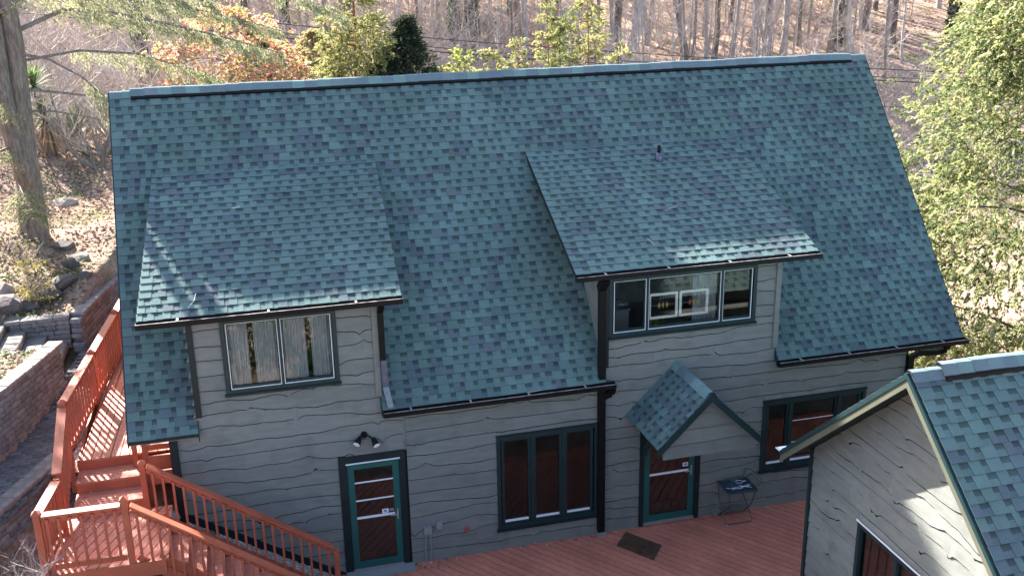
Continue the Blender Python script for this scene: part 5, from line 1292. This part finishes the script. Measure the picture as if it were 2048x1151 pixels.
def leafy(x, y, r, h, n, cols, label, seed, L=.035):
    t = thing('leafy_shrub', label, 'shrub', (x, y, H(x, y))); b = MB()
    for k in range(9): a = k*.7; branchy(seed*3+k, (x, y, H(x, y)-.05), h*.6, .010, 2, b, d0=Vector((math.cos(a)*.5, math.sin(a)*.5, 1)), kids=4, sides=3)
    b.build('stems', m_twig, t); V, c = crown_quads(x, y, H(x, y)+.1, H(x, y)+h, r, n, cols, L, L*.6, 40, lambda v: .5+1.5*v*(1-v), 0, seed, spread=.4); quads('foliage', V, c, m_leaf, t)
leafy(-2.62, 6.5, .42, .95, 5200, [(.30, .28, .08), (.38, .36, .10), (.24, .22, .09), (.34, .26, .14)], 'wispy yellow green shrub on the bank above the stone steps', 71)
leafy(-2.95, 7.6, .30, .9, 1500, [(.34, .26, .16), (.26, .22, .10)], 'thin tan shrub behind the yellow one', 72)
for i, (x, y, r, h) in enumerate(((3.5, -5.2, .5, .8), (6.6, -4.9, .4, .7), (5.2, -7, .8, 1.3), (8.0, -5.4, .5, .9), (1.5, -6.5, .8, 1.2))):
    leafy(x, y, r, h, 1600, YG, ['small shrub at the left end of the rock garden', 'low shrub before the triple window across the deck', 'larger shrub in the middle of the rock garden', 'shrub near the garage corner in the rock garden', 'shrub below the stairs in the front garden'][i], 80+i, .06)

for i, (x, y, r_b, h) in enumerate(((2.4, -7.0, 1.15, 1.7), (4.1, -7.2, 1.15, 1.8), (.8, -7.4, 1.1, 1.7), (6.3, -7.6, .9, 1.5), (7.6, -6.9, .7, 1.2), (3.2, -5.9, .6, .9), (5.9, -6.0, .5, .9))):  # dark bushes added to darken the reflections in the windows
    evergreen('evergreen_shrub', ['dark holly bush in the garden facing the left dormer window', 'tallest dark evergreen bush on the garden slope before the deck', 'dark evergreen bush at the stair end of the garden slope', 'rounded dark bush facing the triple window from the slope', 'small dark bush near the garage corner', 'low dark bush between the taller ones and the deck', 'lowest dark bush beside the deck edge rocks'][i], x, y, 0, r_b, 7000, [(.05, .08, .04), (.07, .10, .05), (.04, .065, .035)], z0=.1, L=.09, W=.05, clumps=60, trunk_r=.05, prof=lambda t: min(1, (1-t)*2.2)**.6, droop=-.1, seed=140+i, limbs=5, zt=H(x, y)+h)
# power lines and their poles
pole = []
for k, (x, y, zt) in enumerate(((-16, 33, 9.8), (58, 33, 3.6+2.3))):
    z0 = H(x, y); t = thing('utility_pole', ['wooden utility pole beyond the left side of the woods', 'wooden utility pole beyond the right side of the woods'][k], 'pole', (x, y, z0))
    MB().tube([(x, y, z0-.5), (x, y, zt+.8)], [.16, .12], 10).build('mast', m_bark, t); MB().box(x-.05, x+.05, y-.8, y+.8, zt+.1, zt+.2).build('crossarm', m_bark, t)
for k, (dz, dy, r) in enumerate(((0, 0, .022), (-.42, .1, .02), (-.62, .2, .03), (-2.0, .4, .018))):
    pts = []
    for i in range(25):
        s = i/24; x = -16+74*s; z = 9.8*(1-s)+(1.9+.0)*s+dz-1.5*4*s*(1-s)*.35 if False else float(np.interp(x, [-16, 2.7, 7.3, 14.3, 24.6, 34.6, 42.4, 58], [9.9, 7.37, 6.72, 5.85, 4.78, 3.75, 3.05, 2.6]))+dz
        pts.append((x, 33+dy, z))
    tag(MB().tube(pts, r, 4).build('power_line', m_wire), ['highest thin cable crossing the woods', 'second cable below the highest one', 'thickest cable of the middle pair', 'lowest cable running just above the ridge'][k], 'cable', 'cables crossing behind the house')
t = thing('stone_bench', 'dark stacked stone bench seen just above the ridge', 'bench', (14.6, 30, H(14.6, 30)))
z = H(14.6, 30)
for q in (-.8, .8): MB().box(14.6+q-.2, 14.6+q+.2, 29.8, 30.2, z-.2, z+2.6).build('pier', m_slate, t)
MB().box(13.5, 15.7, 29.7, 30.3, z+2.6, z+2.8).build('slab', m_slate, t); MB().box(13.7, 15.5, 29.9, 30.0, z+3.0, z+3.15).build('backrest', m_slate, t)
bpy.context.view_layer.update()
